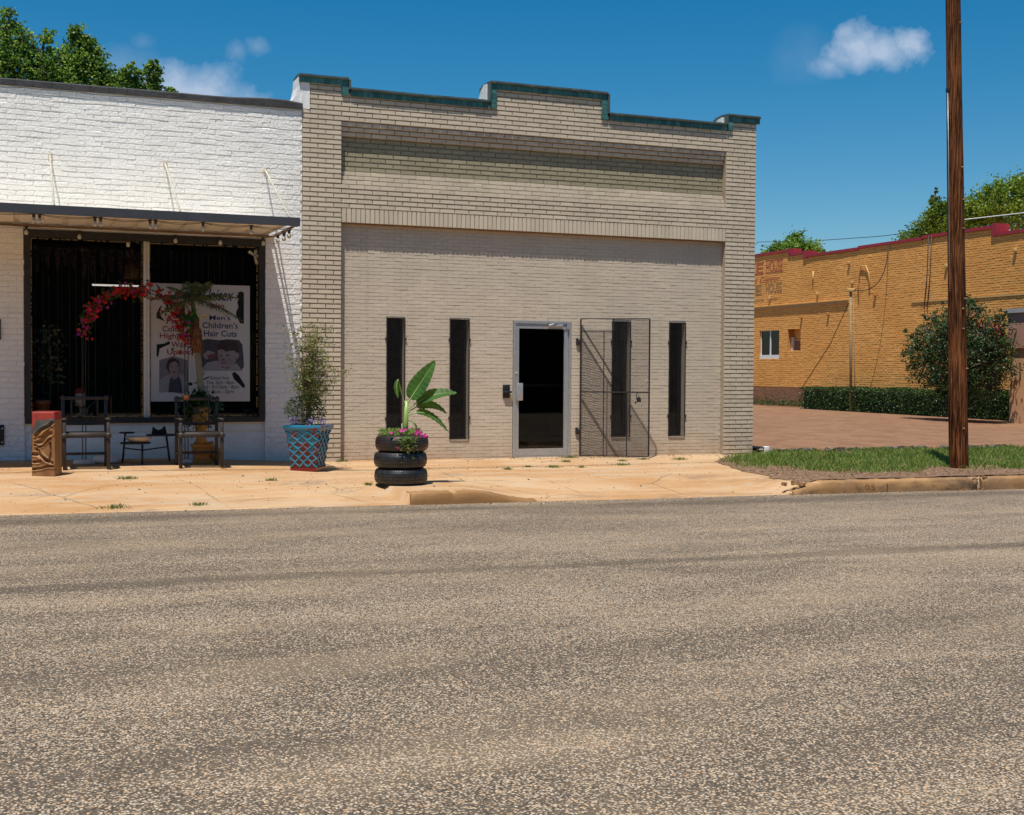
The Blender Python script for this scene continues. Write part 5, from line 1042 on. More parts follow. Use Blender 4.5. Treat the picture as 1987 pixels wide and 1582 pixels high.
def bleaf(base, mid, tip, w_, up_, fold=.25, name='leaf', start=.12, torn=0.):
    base, mid, tip, up_ = Vector(base), Vector(mid), Vector(tip), Vector(up_); pts = bez(base, tip, mid, 36); mb = MB(); nn = 5; vs = []; fs = []; Rl = random.Random(int(w_ * 1000 + tip.z * 100))
    for i, p in enumerate(pts):
        t = (i / 36 - start) / (1 - start)
        if t < 0: continue
        tg = (pts[min(i + 1, 36)] - pts[max(i - 1, 0)]).normalized(); sd_ = tg.cross(up_).normalized(); nm = sd_.cross(tg).normalized()
        ww = w_ * (math.sin(math.pi * min(1, t * 1.0) ** .72) ** .62 if 0 < t < 1 else .02)
        for k in range(-nn, nn + 1):
            f_ = k / nn; q = ww * (1 - torn * Rl.random() * (abs(f_) > .95)); vs.append(p + sd_ * f_ * q + nm * (abs(f_) * ww * fold - .006 * math.sin(i * 1.9) * abs(f_)))
    m_ = 2 * nn + 1; rows = len(vs) // m_
    for i in range(rows - 1):
        for k in range(m_ - 1): fs.append((i * m_ + k, i * m_ + k + 1, (i + 1) * m_ + k + 1, (i + 1) * m_ + k))
    mb.add(vs, fs, 0, True); mb.tube(pts, [.010 * (1 - i / 40) for i in range(37)], 6, 1); return mb.build(name, [ban, ribm], bp)
bs = Vector((tx + .05, ty, ft - .03)); bt = bs + Vector((.01, 0, .46))
mb = MB(); mb.tube([bs, bs + Vector((.005, 0, .2)), bt], [.036, .03, .022], 12); mb.tube([bs + Vector((-.05, -.02, 0)), bs + Vector((-.055, -.03, .18))], [.014, .006], 8); mb.build('pseudostem', ribm, bp)
bleaf(bt - Vector((0, 0, .06)), bt + Vector((.12, -.02, .14)), (tx + .42, ty - .05, 1.50), .12, (-.45, -.8, .3), .28, start=.18)
bleaf(bt - Vector((0, 0, .12)), bt + Vector((.28, -.05, .13)), (tx + .69, ty - .10, 1.09), .095, (.1, -.65, .75), .22, start=.22)
bleaf(bt - Vector((0, 0, .16)), bt + Vector((.26, .0, .06)), (tx + .585, ty - .02, .83), .075, (.35, -.65, .6), .22, start=.25)
bleaf(bt - Vector((0, 0, .20)), bt + Vector((.22, -.06, -.02)), (tx + .575, ty - .12, .60), .07, (.4, -.7, .5), .22, start=.25, torn=.5)
bleaf(bt - Vector((0, 0, .10)), bt + Vector((-.06, -.02, .06)), (tx - .055, ty - .02, 1.27), .012, (-.5, -.8, 0), .2, start=.4)
bleaf((tx - .05, ty - .02, 1.26), (tx - .09, ty - .02, 1.17), (tx - .055, ty - .03, 1.03), .04, (-.2, -1, 0), -.5, start=.02, torn=.3)
bleaf(bs + Vector((.03, 0, .22)), bs + Vector((.14, -.03, .22)), bs + Vector((.13, -.04, .02)), .025, (.6, -.6, .2), .3, start=.4)
mag = leaf_mat('magenta_petal', (.45, .01, .18), (.80, .05, .42), .3, .5); fl = leaf_mat('petunia_leaf', (.07, .15, .02), (.30, .38, .08), .3, .5, (.15, .25, .04))
pn = thing('magenta_flowers', 'magenta trailing flowers and green foliage spilling over the top tyre', 'flowers', (tx, ty, ft)); R = random.Random(9)
mb = MB()
def cov():
    if R.random() < .25: return Vector((tx + R.gauss(-.02, .055), ty - .30 - R.random() * .06, ft - abs(R.gauss(.02, .08))))
    a_ = R.uniform(0, 6.28); r_ = math.sqrt(R.random()) * .27; return Vector((tx - .03 + r_ * math.cos(a_), ty + r_ * math.sin(a_), ft + .03 + R.uniform(-.02, .055)))
leaf_cards(mb, 1700, cov, .012, .026, R, .28); mb.build('foliage', fl, pn)
mb = MB()
for fx, fz in ((-.21, .045), (-.10, .075), (-.085, .03), (-.04, .09), (-.02, .085), (.12, .045), (.13, .06), (.17, .03), (.19, .045), (.22, .01), (.23, .02), (.11, .03), (-.13, -.13), (.01, -.17), (.02, -.10), (.25, .0), (.14, .085), (-.06, .07), (.165, .0), (.2, .0)):
    c = Vector((tx + fx, ty - (.30 if fz < -.05 else .22) - .05 * R.random(), ft + fz)); n1 = Vector((R.gauss(0, .4), -1, R.gauss(.3, .4))).normalized(); o1 = n1.orthogonal().normalized(); o2 = n1.cross(o1); s = R.uniform(.016, .026)
    mb.add([c] + [c + (o1 * math.cos(k * .785) + o2 * math.sin(k * .785)) * s * (1 if k % 2 else .85) + n1 * .008 for k in range(8)], [(0, 1 + k, 1 + (k + 1) % 8) for k in range(8)])
mb.build('blossoms', mag, pn)

# weeds on the sidewalk
wdm = leaf_mat('weed_leaf', (.05, .11, .02), (.22, .28, .07), .3, .6)
R = random.Random(31)
WD = [((3.0, -1.62), .05, 'sprig in the concrete joint in front of the door, leftmost of the joint weeds'), ((4.55, -1.60), .09, 'green weed in the concrete joint in front of the gate hinges'), ((6.6, -1.60), .11, 'wide weed patch in the concrete joint in front of the last barred window'), ((-2.72, -2.55), .12, 'green weed tuft on the sidewalk in front of the left chair'), ((-1.02, -2.95), .07, 'small weed on the bare concrete in front of the lattice planter'), ((-3.0, -4.4), .13, 'low weed at the road edge below the left chair'), ((-2.1, -4.35), .08, 'weed sprig at the road edge in front of the plant stand'),
      ((.60, -.06), .09, 'green weed at the foot of the left brick pilaster'), ((.08, -3.5), .05, 'tiny weed left of the tyre stack'), ((2.55, -1.95), .07, 'small weed right of the tyre planter'), ((3.35, -1.75), .09, 'weed with dead stalks in front of the door, nearest the road'), ((3.75, -1.85), .06, 'small green weed in front of the door, right of the dead stalks'),
      ((3.95, -.85), .08, 'round weed tuft in front of the glass door'), ((4.3, -.12), .14, 'dry pale weeds at the foot of the door frame beside the gate'), ((4.9, -.9), .07, 'weed tuft in front of the open wire gate'), ((5.4, -.65), .07, 'weed below the middle of the wire gate'), ((6.0, -.8), .12, 'wide low weed between the wire gate and the last window'), ((7.0, -3.9), .10, 'green weed on the soil just behind the kerb')]
for (x_, y_), s, lab in WD:
    mb = MB(); n_ = int(60 + 600 * s); z_ = zwalk(x_, y_)
    for _ in range(n_): dx, dy = R.gauss(0, s * .55), R.gauss(0, s * .45); blade(mb, x_ + dx, min(y_ + dy, -.01), z_ - .002, R.uniform(.012, .05) * (.6 + 4 * s), .004, R)
    tag(mb.build('weed', wdm), lab, 'weed', 'weeds growing on the sidewalk')
mb = MB(); mb.add([(9.83, -5.02, -.22), (10.05, -5.10, -.21), (10.12, -4.9, -.12), (9.92, -4.86, -.09), (9.98, -4.98, -.10)], [(0, 1, 4), (1, 2, 4), (2, 3, 4), (3, 0, 4)]); tag(mb.build('paper_scrap', M_white), 'white crumpled paper lying in the gutter at the right edge', 'litter')

# ================================================================== POLE + WIRES
up_ = thing('utility_pole', 'tall dark brown wooden utility pole standing on the grass verge', 'utility pole', (9.33, -3.44, -.1))
pm = bpy.data.materials.new('creosoted_wood'); pm.use_nodes = True; n = pm.node_tree.nodes; l = pm.node_tree.links; P = n['Principled BSDF']; P.inputs['Roughness'].default_value = .9; P.inputs['Specular IOR Level'].default_value = .08
t_ = n.new('ShaderNodeTexCoord'); mp = n.new('ShaderNodeMapping'); mp.inputs['Scale'].default_value = (1, 1, .035); l.new(t_.outputs['Object'], mp.inputs[0]); nz1 = n.new('ShaderNodeTexNoise'); nz1.inputs['Scale'].default_value = 60; nz1.inputs['Detail'].default_value = 8; nz1.inputs['Roughness'].default_value = .7; l.new(mp.outputs[0], nz1.inputs['Vector'])
nz2 = n.new('ShaderNodeTexNoise'); nz2.inputs['Scale'].default_value = .9; nz2.inputs['Detail'].default_value = 5; l.new(t_.outputs['Object'], nz2.inputs['Vector']); ad = n.new('ShaderNodeMath'); l.new(nz1.outputs[0], ad.inputs[0]); ml = n.new('ShaderNodeMath'); ml.operation = 'MULTIPLY'; ml.inputs[1].default_value = .35; l.new(nz2.outputs[0], ml.inputs[0]); l.new(ml.outputs[0], ad.inputs[1]); rp = n.new('ShaderNodeValToRGB'); l.new(ad.outputs[0], rp.inputs[0])
e = rp.color_ramp.elements; e[0].position = .54; e[0].color = (.010, .004, .002, 1); e[1].position = .80; e[1].color = (.27, .10, .038, 1); x = e.new(.66); x.color = (.085, .031, .012, 1); l.new(rp.outputs[0], P.inputs['Base Color']); b = n.new('ShaderNodeBump'); b.inputs['Strength'].default_value = .7; b.inputs['Distance'].default_value = .012; l.new(nz1.outputs[0], b.inputs['Height']); l.new(b.outputs[0], P.inputs['Normal'])
def polec(z): t = (z + .1) / 10; return Vector((9.325 - .36 * t, -3.44, z))
mb = MB(); n_ = 40; zs_ = rng(-.3, 10.2, .15); vs = []; fs = []
for z in zs_:
    c = polec(z); r0 = .142 - .0052 * z
    for k in range(n_):
        q = 2 * math.pi * k / n_; gv = -.010 * max(0, 1 - abs(((q - 4.95 - .02 * z + .25 * noise.noise(Vector((0, 0, z * .4)))) + math.pi) % (2 * math.pi) - math.pi) / .11) * (1 if z > .5 else .6)
        r_ = r0 + gv + .004 * noise.noise(Vector((math.cos(q) * 1.5, math.sin(q) * 1.5, z * .6))) + .003 * noise.noise(Vector((math.cos(q) * 6, math.sin(q) * 6, z * .5))); vs.append(c + Vector((r_ * math.cos(q), r_ * math.sin(q), 0)))
for i in range(len(zs_) - 1):
    for k in range(n_): fs.append((i * n_ + k, i * n_ + (k + 1) % n_, (i + 1) * n_ + (k + 1) % n_, (i + 1) * n_ + k))
mb.add(vs, fs, 0, True); mb.build('pole_shaft', pm, up_)
for z, q in ((2.05, 4.7), (4.46, 4.9), (3.98, 5.1), (3.55, 5.05), (1.45, 5.2), (6.6, 5.1), (2.5, 5.1), (.55, 4.55), (2.35, 4.7)):
    c = polec(z); r0 = .14 - .0052 * z; d = Vector((math.cos(q), math.sin(q), 0)); mb = MB(); mb.tube([c + d * (r0 - .01), c + d * (r0 + .018)], .014, 8); mb.tube([c + d * (r0 + .017), c + d * (r0 + .032)], .008, 6); mb.build('bolt', steel, up_)
mb = MB(); c = polec(5.62); mb.bbox((c.x - .145, c.y - .03, 5.58), (c.x - .10, c.y + .02, 5.64), .006); mb.build('cable_bracket', dark_steel, up_)
mb = MB(); mb.tube([polec(5.6) + Vector((-.138, -.02, 0)), polec(4) + Vector((-.150, -.03, 0)), polec(3.2) + Vector((-.158, -.03, 0)), polec(2.6) + Vector((-.16, -.03, 0))], .004, 5); mb.build('ground_wire', alu, up_)
for i, (zt, dy, sag) in enumerate(((7.75, -.02, .9), (7.35, .10, .8))):
    mb = MB(); A = Vector((9.05, -3.44 + dy, zt)); B_ = Vector((-32, -3.6 + dy, zt + .3)); mb.tube([A.lerp(B_, t) + Vector((0, 0, -sag * 4 * t * (1 - t))) for t in [k / 30 for k in range(31)]], .014, 6); C_ = Vector((50, -3.5 + dy, zt)); mb.tube([A.lerp(C_, t) + Vector((0, 0, -sag * 4 * t * (1 - t))) for t in [k / 30 for k in range(31)]], .014, 6)
    tag(mb.build('overhead_cable', black_p), 'overhead street cable running along the street from the pole, seen only by its shadow', 'cable', 'overhead street cables')

# ================================================================== YELLOW BUILDING
yb = thing('yellow_brick_hall', 'yellow ochre painted brick hall with red coping beyond the parking lot', 'building', (24, 20, 0))
XW = 24.; yel = mat('ochre_painted_brick', (.74, .345, .080), (.84, .43, .12), .8, .5, .6, 42., island=.07, spots=[(.7, .56, (.60, .24, .06), .25), (6., .64, (.45, .19, .06), .12), (16., .66, (.28, .12, .04), .08)])
yel_d = mat('brown_base_paint', (.22, .10, .055), (.28, .14, .075), .85, 1.5, .6, 20., island=.06); yelm = mat('ochre_mortar', (.50, .22, .05), rough=.9)
redc = mat('crimson_coping', (.34, .015, .03), (.26, .02, .03), .5, 2., .05, 20., spots=[(5., .70, (.55, .35, .3), .05)])
YF = lambda a, z, d: Vector((XW + .006 - d, -a, z))       # a runs along -y so that it reads left to right from the lot
def topz(y): return 5.60 if y < 11.85 else (5.86 - .012 * (y - 11.85) if y < 21.9 else (5.90 if y < 22.9 else 6.07))
yw = (23.55, 24.95, 1.92, 3.09); nch = (22.1, 22.95, 2.2, 3.07)
mb = MB(); H_ = [(-yw[1], -yw[0], yw[2], yw[3]), (-nch[1], -nch[0], nch[2], nch[3])]
segs = [(5.5, 11.85), (11.85, 15.2), (15.2, 18.6), (18.6, 21.9), (21.9, 22.9), (22.9, 34.)]
for y0, y1 in segs:
    zt = topz((y0 + y1) / 2)
    for u0, u1, z0, z1 in cells(-y1, -y0, -.3, zt, H_): mb.box((XW + .006, -u1, z0), (XW + .35, -u0, z1), 1)
    brickwork(mb, YF, -y1, -y0, .82, zt, .225, .0745, .014, .010, holes=H_, jit=.0045, bev=.003, wave=.014, depthj=.0035)
    brickwork(mb, YF, -y1, -y0, -.05, .82, .225, .0745, .012, .008, mi=2, jit=.004, bev=.003, wave=.01, depthj=.004)
for y0, y1 in segs: mb.box((XW + .003, y0, -.3), (XW + .005, y1, .80), 2) if False else None
mb.build('wall', [yel, yelm, yel_d], yb)
mb = MB()
for i, (y0, y1) in enumerate(segs):
    zt = topz((y0 + y1) / 2); mb.box((XW - .05, y0 + (.002 if i else 0), zt), (XW + .45, y1 - .002, zt + .10))
mb.box((XW - .06, 11.80, 5.60), (XW + .45, 11.99, 5.99)); mb.box((XW - .06, 21.72, 5.72), (XW + .45, 21.93, 6.02)); mb.box((XW - .06, 22.75, 5.98), (XW + .45, 22.96, 6.19))
mb.build('coping', redc, yb)
mb = MB(); mb.box((XW + .36, 5.5, -.3), (XW + 14, 34, 5.3)); mb.build('building_body', yel, yb)
mb = MB(); y0, y1, z0, z1 = yw
for A, B_ in (((XW + .06, y0, z0 + .08), (XW + .11, y0 + .05, z1)), ((XW + .06, y1 - .05, z0 + .08), (XW + .11, y1, z1)), ((XW + .06, y0 + .05, z1 - .05), (XW + .11, y1 - .05, z1)), ((XW + .02, y0, z0), (XW + .13, y1, z0 + .16)), ((XW + .055, (y0 + y1) / 2 - .03, z0 + .16), (XW + .11, (y0 + y1) / 2 + .03, z1 - .05))): mb.box(A, B_)
yo = mb.build('window', M_white, yb); mb = MB(); mb.box((XW + .085, y0 + .05, z0 + .16), (XW + .09, y1 - .05, z1 - .05)); mb.build('pane', gl_door, yo); mb = MB(); mb.box((XW + .30, y0, z0), (XW + .33, y1, z1)); mb.build('window_room', room_m, yo)
mb = MB(); y0, y1, z0, z1 = nch; mb.box((XW + .30, y0, z0), (XW + .34, y1, z1), 0); mb.box((XW + .26, y0, z0 + .42), (XW + .30, y1, z0 + .46), 0); mb.box((XW + .15, y1 - .10, z0), (XW + .25, y1 - .02, z0 + .55), 1); mb.box((XW + .27, y0, z0), (XW + .30, y1, z0 + .42), 2); mb.build('bricked_niche', [yel, M_white, yel_d], yb)
mb = MB(); mb.box((XW - .09, 19.1, 4.00), (XW + .004, 34, 4.03)); mb.box((XW - .03, 19.1, 3.90), (XW + .004, 34, 4.0)); mb.build('wall_ledge', mat('ochre_metal', (.56, .33, .11), (.48, .27, .09), .5, 3.), yb)
for k, (px_y, z) in enumerate(((24.2, 4.33), (21.0, 4.33), (18.9, 4.62), (14.0, 4.85), (19.1, 5.35), (11.0, 5.1), (17.6, 4.1), (12.9, 3.55), (20.3, 3.55), (22.0, 3.5))):
    mb = MB(); mb.bbox((XW - .09, px_y - .05, z - .05), (XW - .02, px_y + .05, z + .06), .01); mb.tube([(XW - .02, px_y, z - .02), (XW - .02, px_y, z - .10)], .02, 6); mb.build('wall_anchor', yelm if k > 5 else mat('anchor_ochre', (.6, .38, .14)) if k == 0 else bpy.data.materials['anchor_ochre'], yb)
mb = MB(); mb.tube([(XW - .04, 17.9, 4.3), (XW - .05, 17.95, 4.9), (XW - .06, 18.1, 5.15), (XW - .06, 18.4, 5.2), (XW - .05, 18.55, 4.6), (XW - .05, 18.5, 4.05)], .022, 6); mb.build('service_conduit', bpy.data.materials['anchor_ochre'], yb)
mb = MB(); mb.tube([(XW - .02, 21.3, 5.2), (XW - .04, 21.3, 4.75)], .03, 6); mb.build('wall_bracket', bpy.data.materials['anchor_ochre'], yb)
mb = MB(); mb.box((XW - .03, 5.6, 3.74), (XW + .003, 15.7, 3.79)); mb.build('wall_conduit', bpy.data.materials['anchor_ochre'], yb)
mb = MB(); mb.tube([(XW - .012, 19.1, 3.95), (XW - .012, 20.2, 2.45), (XW - .012, 21.96, .8)], .007, 5); mb.build('cable_shadow_line', black_p, yb)  # thin black tube stands in for a cable's diagonal cast shadow
# painted sign: hidden behind the beige shop to the left
def sign(name, m_, items):
    mb = MB()
    for s, ya, yb_, za_, zb_, bold, sh in items: text_fit(mb, s, lambda a_, b_: Vector((XW - .012, -a_, b_)), -ya, -yb_, za_, zb_, 0, bold, sh)
    # flat slab serifs for the big words
    return mb.build(name, m_, yb)
faded = mat('faded_brown_paint', (.22, .11, .05), (.45, .25, .09), .8, 8., contrast=.1); redp = mat('brick_red_paint', (.36, .06, .03), (.48, .15, .06), .8, 8., contrast=.1)
sign('painted_sign_red', redp, [('ICE', 26.35, 24.72, 5.36, 5.80, .015, 0), ('HOUSE', 24.5, 23.36, 5.36, 5.84, .012, 0), ('Event Center', 26.3, 23.5, 4.98, 5.24, .0, .4)])
sign('painted_sign_brown', faded, [('ICE', 26.35, 24.8, 4.50, 4.90, .015, 0), ('HOUSE', 24.5, 23.4, 4.53, 4.95, .012, 0), ('Event', 26.0, 24.62, 4.22, 4.38, 0, .4), ('Center', 24.4, 23.6, 4.24, 4.40, 0, .4)])
mb = MB()
for ya, yb_, z0, z1, mi in ((24.5, 23.36, 5.34, 5.36, 0), (24.5, 23.36, 5.84, 5.86, 0), (26.35, 24.72, 5.34, 5.36, 0), (26.35, 24.72, 5.8, 5.82, 0)): mb.box((XW - .0125, yb_ - .04, z0), (XW - .004, ya + .04, z1), mi)
mb.build('sign_serifs', redp, yb)
# service mast
sm2 = thing('service_mast', 'thin weathered service mast in front of the yellow wall and hedge', 'mast', (22.9, 17.5, .05))
mp_ = mat('weathered_pole', (.30, .23, .12), (.20, .15, .08), .8, 9.)
mb = MB(); mb.tube([(22.9, 17.45, -.05), (22.9, 17.55, 4.22)], .045, 8); mb.build('mast', mp_, sm2)
mb = MB(); mb.bbox((22.82, 17.45, 4.18), (23.02, 17.65, 4.30), .02); mb.build('mast_head', bpy.data.materials['anchor_ochre'], sm2)
mb = MB(); mb.tube([(22.95, 17.45, 3.9), (22.9, 17.2, .0)], .012, 5); mb.build('guy_wire', mp_, sm2)
mb = MB(); A = Vector((22.95, 17.5, 4.25)); B_ = Vector((XW - .05, 16.9, 5.85)); mb.tube([A.lerp(B_, t) + Vector((0, -.9 * 4 * t * (1 - t) * .5, -.55 * 4 * t * (1 - t))) for t in [k / 12 for k in range(13)]], .016, 5); tag(mb.build('drop_cable', black_p), 'sagging dark cable from the service mast up to the red coping', 'cable')
for k, q in enumerate((14.85, 14.70)): mb = MB(); mb.tube([(XW - .06, q, 5.9), (XW - .06, q + .05, 4.55), (XW - .12, q + .1, 3.5)], .014, 5); mb.build('wall_cable', black_p, yb)
mb = MB(); A = Vector((22, 30, 6.6)); mb.tube([Vector((58, 80, 12.2)), Vector((45, 58.04, 10.61)), Vector((45, 50.7, 10.03)), Vector((45, 44.6, 9.71)), Vector((45, 40, 9.6))], .02, 5); tag(mb.build('far_cable', black_p), 'thin overhead line crossing the sky behind the small round tree', 'cable')
mb = MB(); mb.tube([(9.2, -3.44, 3.68), (11, -2.9, 3.95), (14, -1.8, 4.7)], .008, 5); tag(mb.build('service_drop', M_white), 'pale thin cable leaving the pole to the right above the red coping', 'cable')

# building added across the street, out of frame, so panes reflect something dark
ob = thing('added_opposite_building', 'dark brick building added across the street, out of frame, to give the panes a dark reflection', 'building', (0, -34, 0))
mb = MB(); mb.box((-45, -42, -.4), (70, -33, 8.5)); mb.build('wall', mat('dark_red_brick', (.05, .03, .022), (.07, .045, .032), .9, 2., .3, 20.), ob)
mb = MB(); mb.box((-45.1, -42.1, 8.5), (70.1, -32.9, 8.8)); mb.build('coping', capm, ob)

# pink building
pb = thing('pink_stucco_building', 'pinkish tan stucco building cut by the right edge of the photo', 'building', (22.2, 8, 0))
pk1 = mat('pink_stucco', (.42, .21, .15), (.47, .25, .18), .85, 1.2, .3, 20.); pk2 = mat('tan_stucco', (.60, .33, .17), (.66, .38, .21), .85, 1.2, .3, 20.)
mb = MB(); mb.box((22., 3.0, -.2), (23.8, 9.05, 2.10), 1); mb.box((21.94, 2.95, 2.10), (23.8, 9.09, 3.08), 0); mb.build('stucco_walls', [pk1, pk2], pb)
mb = MB(); mb.box((21.88, 2.9, 3.08), (23.85, 9.14, 3.20)); mb.build('roof_cap', mat('grey_roof_metal', (.38, .37, .36), rough=.5), pb)
mb = MB(); mb.tube([(21.92, 8.75, 2.62), (21.82, 8.75, 2.66), (21.80, 8.75, 2.60)], .025, 6); mb.build('wall_lamp', steel, pb)
mb = MB(); mb.box((21.985, 8.62, 1.25), (22.0, 8.68, 1.7)); mb.build('wall_slot', steel, pb)

# ================================================================== VEGETATION
bark = mat('grey_brown_bark', (.10, .07, .05), (.17, .13, .09), .9, 8., .8, 20., stretch=(1, 1, .3))
def tree(name, label, cat, base, blobs, n, s0, s1, mats, seed, trunk_r=.18, grp=None, asp=.5, clump=26, fork=None, spread=.2, extra=None):
    R = random.Random(seed); t = thing(name, label, cat, base, grp); base = Vector(base); mbt = MB(); fk = Vector(fork) if fork else base + Vector((0, 0, (min(b[0][2] for b in blobs) - base.z) * .55))
    mbt.tube([base - Vector((0, 0, .1)), base.lerp(fk, .5) + Vector((.05, 0, 0)), fk], [trunk_r * 1.2, trunk_r, trunk_r * .8], 10)
    mb = MB(); tot = sum(b[1] ** 2 for b in blobs)
    for bc, br in blobs:
        bc = Vector(bc); mid = fk.lerp(bc, .5) + Vector((R.gauss(0, .1), R.gauss(0, .1), -.1 * br)); mbt.tube(bez(fk, bc, mid, 6), [trunk_r * .55 * (1 - i / 8) for i in range(7)], 6)
        nc = max(4, int(n * br ** 2 / tot / clump)); 
        for _ in range(nc):
            while 1:
                v = Vector([R.uniform(-1, 1) for _ in range(3)])
                if .25 < v.length < 1: break
            v = v * (.55 + .45 * R.random()) / max(.4, v.length) if R.random() < .6 else v
            lump = 1 + .35 * noise.noise(v.normalized() * 2.2 + Vector((seed, 0, 0))); cc = bc + v * br * lump; cs = br * spread * R.uniform(.5, 1.2)
            if R.random() < .25: mbt.tube([bc, bc.lerp(cc, .6) + Vector((0, 0, .04)), cc], .012 + .01 * br, 4)
            dk = 1 if R.random() < .3 else 0
            leaf_cards(mb, clump, lambda: cc + Vector((R.gauss(0, cs), R.gauss(0, cs), R.gauss(0, cs * .7))), s0, s1, R, asp, dk if len(mats) > 1 else 0)
    if extra: extra(mb, R)
    mb.build('crown', mats, t); mbt.build('trunk', bark, t); return t
tl = leaf_mat('bright_tree_leaf', (.06, .14, .012), (.40, .52, .09), .5, .45, (.17, .30, .04)); tl2 = leaf_mat('deep_tree_leaf', (.03, .075, .012), (.10, .18, .035), .3, .45)
ol = leaf_mat('olive_tree_leaf', (.045, .10, .008), (.23, .31, .035), .4, .45, (.11, .19, .016))
tree('tree', 'large leafy tree rising behind the white shop roof at the left edge', 'tree', (-4.9, 14.8, -.2), [((-5.0, 14.8, 7.8), 1.6), ((-4.5, 14.5, 9.2), .7), ((-4.15, 14.4, 9.6), .40), ((-3.85, 14.5, 9.25), .42), ((-4.0, 14.5, 8.7), .6), ((-3.5, 14.5, 8.7), .45), ((-5.6, 15, 8.8), .9), ((-3.22, 14.5, 9.55), .22), ((-3.3, 14.5, 9.2), .28), ((-4.05, 14.4, 9.95), .18)], 26000, .03, .055, [tl, tl2], 2, .2, 'trees behind the white shop', .6, clump=20)
tree('tree', 'lower leafy tree behind the white shop roof, sloping down towards the cloud', 'tree', (-2.2, 14.8, -.2), [((-2.9, 14.6, 8.7), .55), ((-2.5, 14.6, 9.15), .42), ((-2.5, 14.5, 9.6), .26), ((-2.3, 14.5, 9.5), .22), ((-2.15, 14.6, 9.0), .38), ((-2.6, 14.8, 8.3), .8), ((-1.8, 14.7, 8.5), .42), ((-1.4, 14.6, 8.45), .34), ((-1.25, 14.5, 8.8), .26), ((-1.0, 14.7, 8.3), .36), ((-.72, 14.5, 8.85), .24), ((-.66, 14.5, 9.1), .13), ((-.6, 14.6, 8.4), .32), ((-.2, 14.6, 8.38), .17)], 22000, .03, .055, [tl, tl2], 5, .17, 'trees behind the white shop', .6, clump=20)
tree('tree', 'small round tree top between the beige shop and the yellow hall', 'tree', (39.4, 45.5, 0), [((39.3, 45, 8.1), 1.4), ((38.3, 45, 8.3), .85), ((40.3, 45, 8.3), .95), ((37.6, 45, 8.2), .6), ((39.2, 45, 9.0), .6), ((39.5, 45, 9.55), .25), ((40.7, 45, 8.7), .5), ((37.9, 45, 8.7), .3)], 12000, .06, .11, [tl, ol], 8, .3, 'trees beyond the yellow hall', .55)
tree('tree', 'bushy tree top above the red coping left of the pole', 'tree', (38.6, 33, 0), [((38.5, 33.6, 7.9), .75), ((38.5, 32.6, 8.2), .9), ((38.5, 31.8, 8.6), .9), ((38.3, 31.6, 9.9), .3), ((38.3, 31.6, 10.4), .16), ((38.5, 31.7, 9.4), .5), ((38.5, 30.9, 8.9), 1.0), ((38.5, 34.4, 7.8), .5), ((38.5, 36.3, 7.9), .3)], 13000, .05, .09, [ol, tl2], 9, .3, 'trees beyond the yellow hall', .55)
tree('tree', 'broad bushy tree above the red coping right of the pole', 'tree', (38.6, 27, 0), [((38.5, 29.2, 8.6), 1.1), ((38.5, 28.2, 9.1), 1.1), ((38.5, 27.6, 9.8), .65), ((38.5, 26.6, 9.2), 1.2), ((38.5, 26.0, 9.8), .55), ((38.5, 24.8, 9.0), 1.4), ((38.5, 30.0, 8.8), .7), ((38.5, 29.0, 9.6), .4), ((38.5, 22.8, 8.6), 1.5)], 24000, .05, .09, [ol, tl], 13, .35, 'trees beyond the yellow hall', .55)
def blooms(mb, R):
    for c in ((20.9, 9.4, 3.05), (20.9, 9.1, 2.75), (21.0, 8.4, 2.62), (20.8, 8.5, 2.7), (20.9, 8.3, 2.5)): leaf_cards(mb, 16, lambda: Vector(c) + Vector([R.gauss(0, .07) for _ in range(3)]), .02, .035, R, .7, 2)
cm = leaf_mat('myrtle_leaf', (.018, .045, .012), (.11, .16, .05), .25, .4, (.045, .085, .02)); cm2 = leaf_mat('myrtle_dark', (.012, .03, .01), (.05, .08, .025), .2, .4)
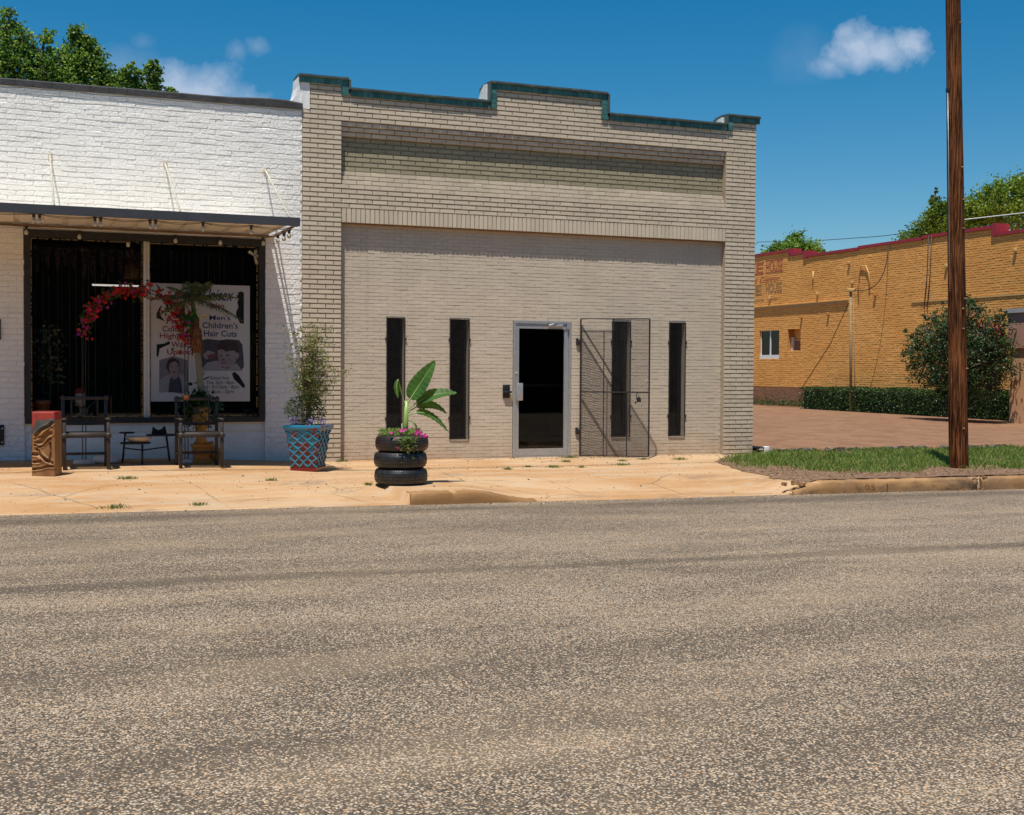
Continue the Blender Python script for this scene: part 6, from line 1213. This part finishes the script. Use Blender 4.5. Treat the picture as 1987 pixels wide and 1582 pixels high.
tree('crape_myrtle', 'dark green multi stem crape myrtle with a few red blooms behind the pole', 'shrub', (21.1, 9.95, .0), [((21.1, 10.8, 2.4), .75), ((21.1, 9.9, 2.7), .8), ((21.2, 9.2, 2.4), .8), ((21.0, 11.3, 1.75), .75), ((21.0, 10.2, 1.7), .9), ((21.1, 8.9, 1.65), .85), ((21.0, 8.55, 2.1), .5), ((21.0, 11.75, 2.1), .35), ((21.1, 11.5, 2.6), .3), ((21.1, 9.7, 3.3), .28), ((21.0, 9.35, 3.2), .25), ((21.1, 8.5, 2.65), .3), ((21.0, 9.8, 1.15), .6), ((21.0, 8.9, 1.1), .5), ((21.0, 10.6, 1.1), .5), ((21.0, 10.0, .7), .55), ((21.1, 10.0, 2.1), .8), ((21.2, 9.4, 1.7), .8), ((21.0, 12.15, 2.0), .22), ((21.0, 12.0, 2.55), .2), ((21.1, 10.5, 3.35), .2), ((21.0, 8.3, 2.95), .2), ((21.0, 11.95, 1.5), .25), ((21.0, 11.2, 3.0), .22), ((21.0, 9.9, 3.6), .12)], 30000, .025, .05, [cm, cm2, leaf_mat('crape_bloom', (.4, .01, .03), (.6, .05, .08), .2, .6)], 17, .06, None, .5, 22, (21.1, 9.95, .7), .17, blooms)
# hedge
hd = thing('hedge', 'long clipped dark green hedge along the foot of the yellow wall', 'hedge', (23.3, 16, .05)); R = random.Random(3)
hg = leaf_mat('hedge_leaf', (.012, .035, .008), (.07, .13, .025), .2, .5, (.03, .07, .012)); mb = MB()
def hsamp():
    y = R.uniform(9.2, 20.5); f = R.random(); top_ = .86 + .10 * noise.noise(Vector((y * 1.4, 0, 0))) + .04 * noise.noise(Vector((y * 5, 0, 0)))
    if f < .55: return Vector((22.95 + R.gauss(0, .055) + .12 * noise.noise(Vector((y * 3, R.random(), 1))), y, .06 + (top_ - .06) * R.random()))
    return Vector((R.uniform(22.95, 23.75), y, top_ - abs(R.gauss(0, .04))))
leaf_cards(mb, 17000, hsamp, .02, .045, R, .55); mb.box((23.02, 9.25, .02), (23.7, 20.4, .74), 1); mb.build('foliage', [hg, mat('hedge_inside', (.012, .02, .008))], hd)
for k in range(11):
    y_ = 21.5 + k * 1.05; mb = MB(); leaf_cards(mb, 260, lambda: Vector((23.6 + R.gauss(0, .12), y_ + R.gauss(0, .35), .12 + abs(R.gauss(0, .12)))), .02, .05, R, .5)
    tag(mb.build('low_shrub', hg), 'low scraggly shrub at the brown base of the yellow wall left of the hedge', 'shrub', 'low shrubs along the brown wall base')

# render settings
SC.render.engine = 'CYCLES'
SC.cycles.max_bounces = 8; SC.cycles.transparent_max_bounces = 16
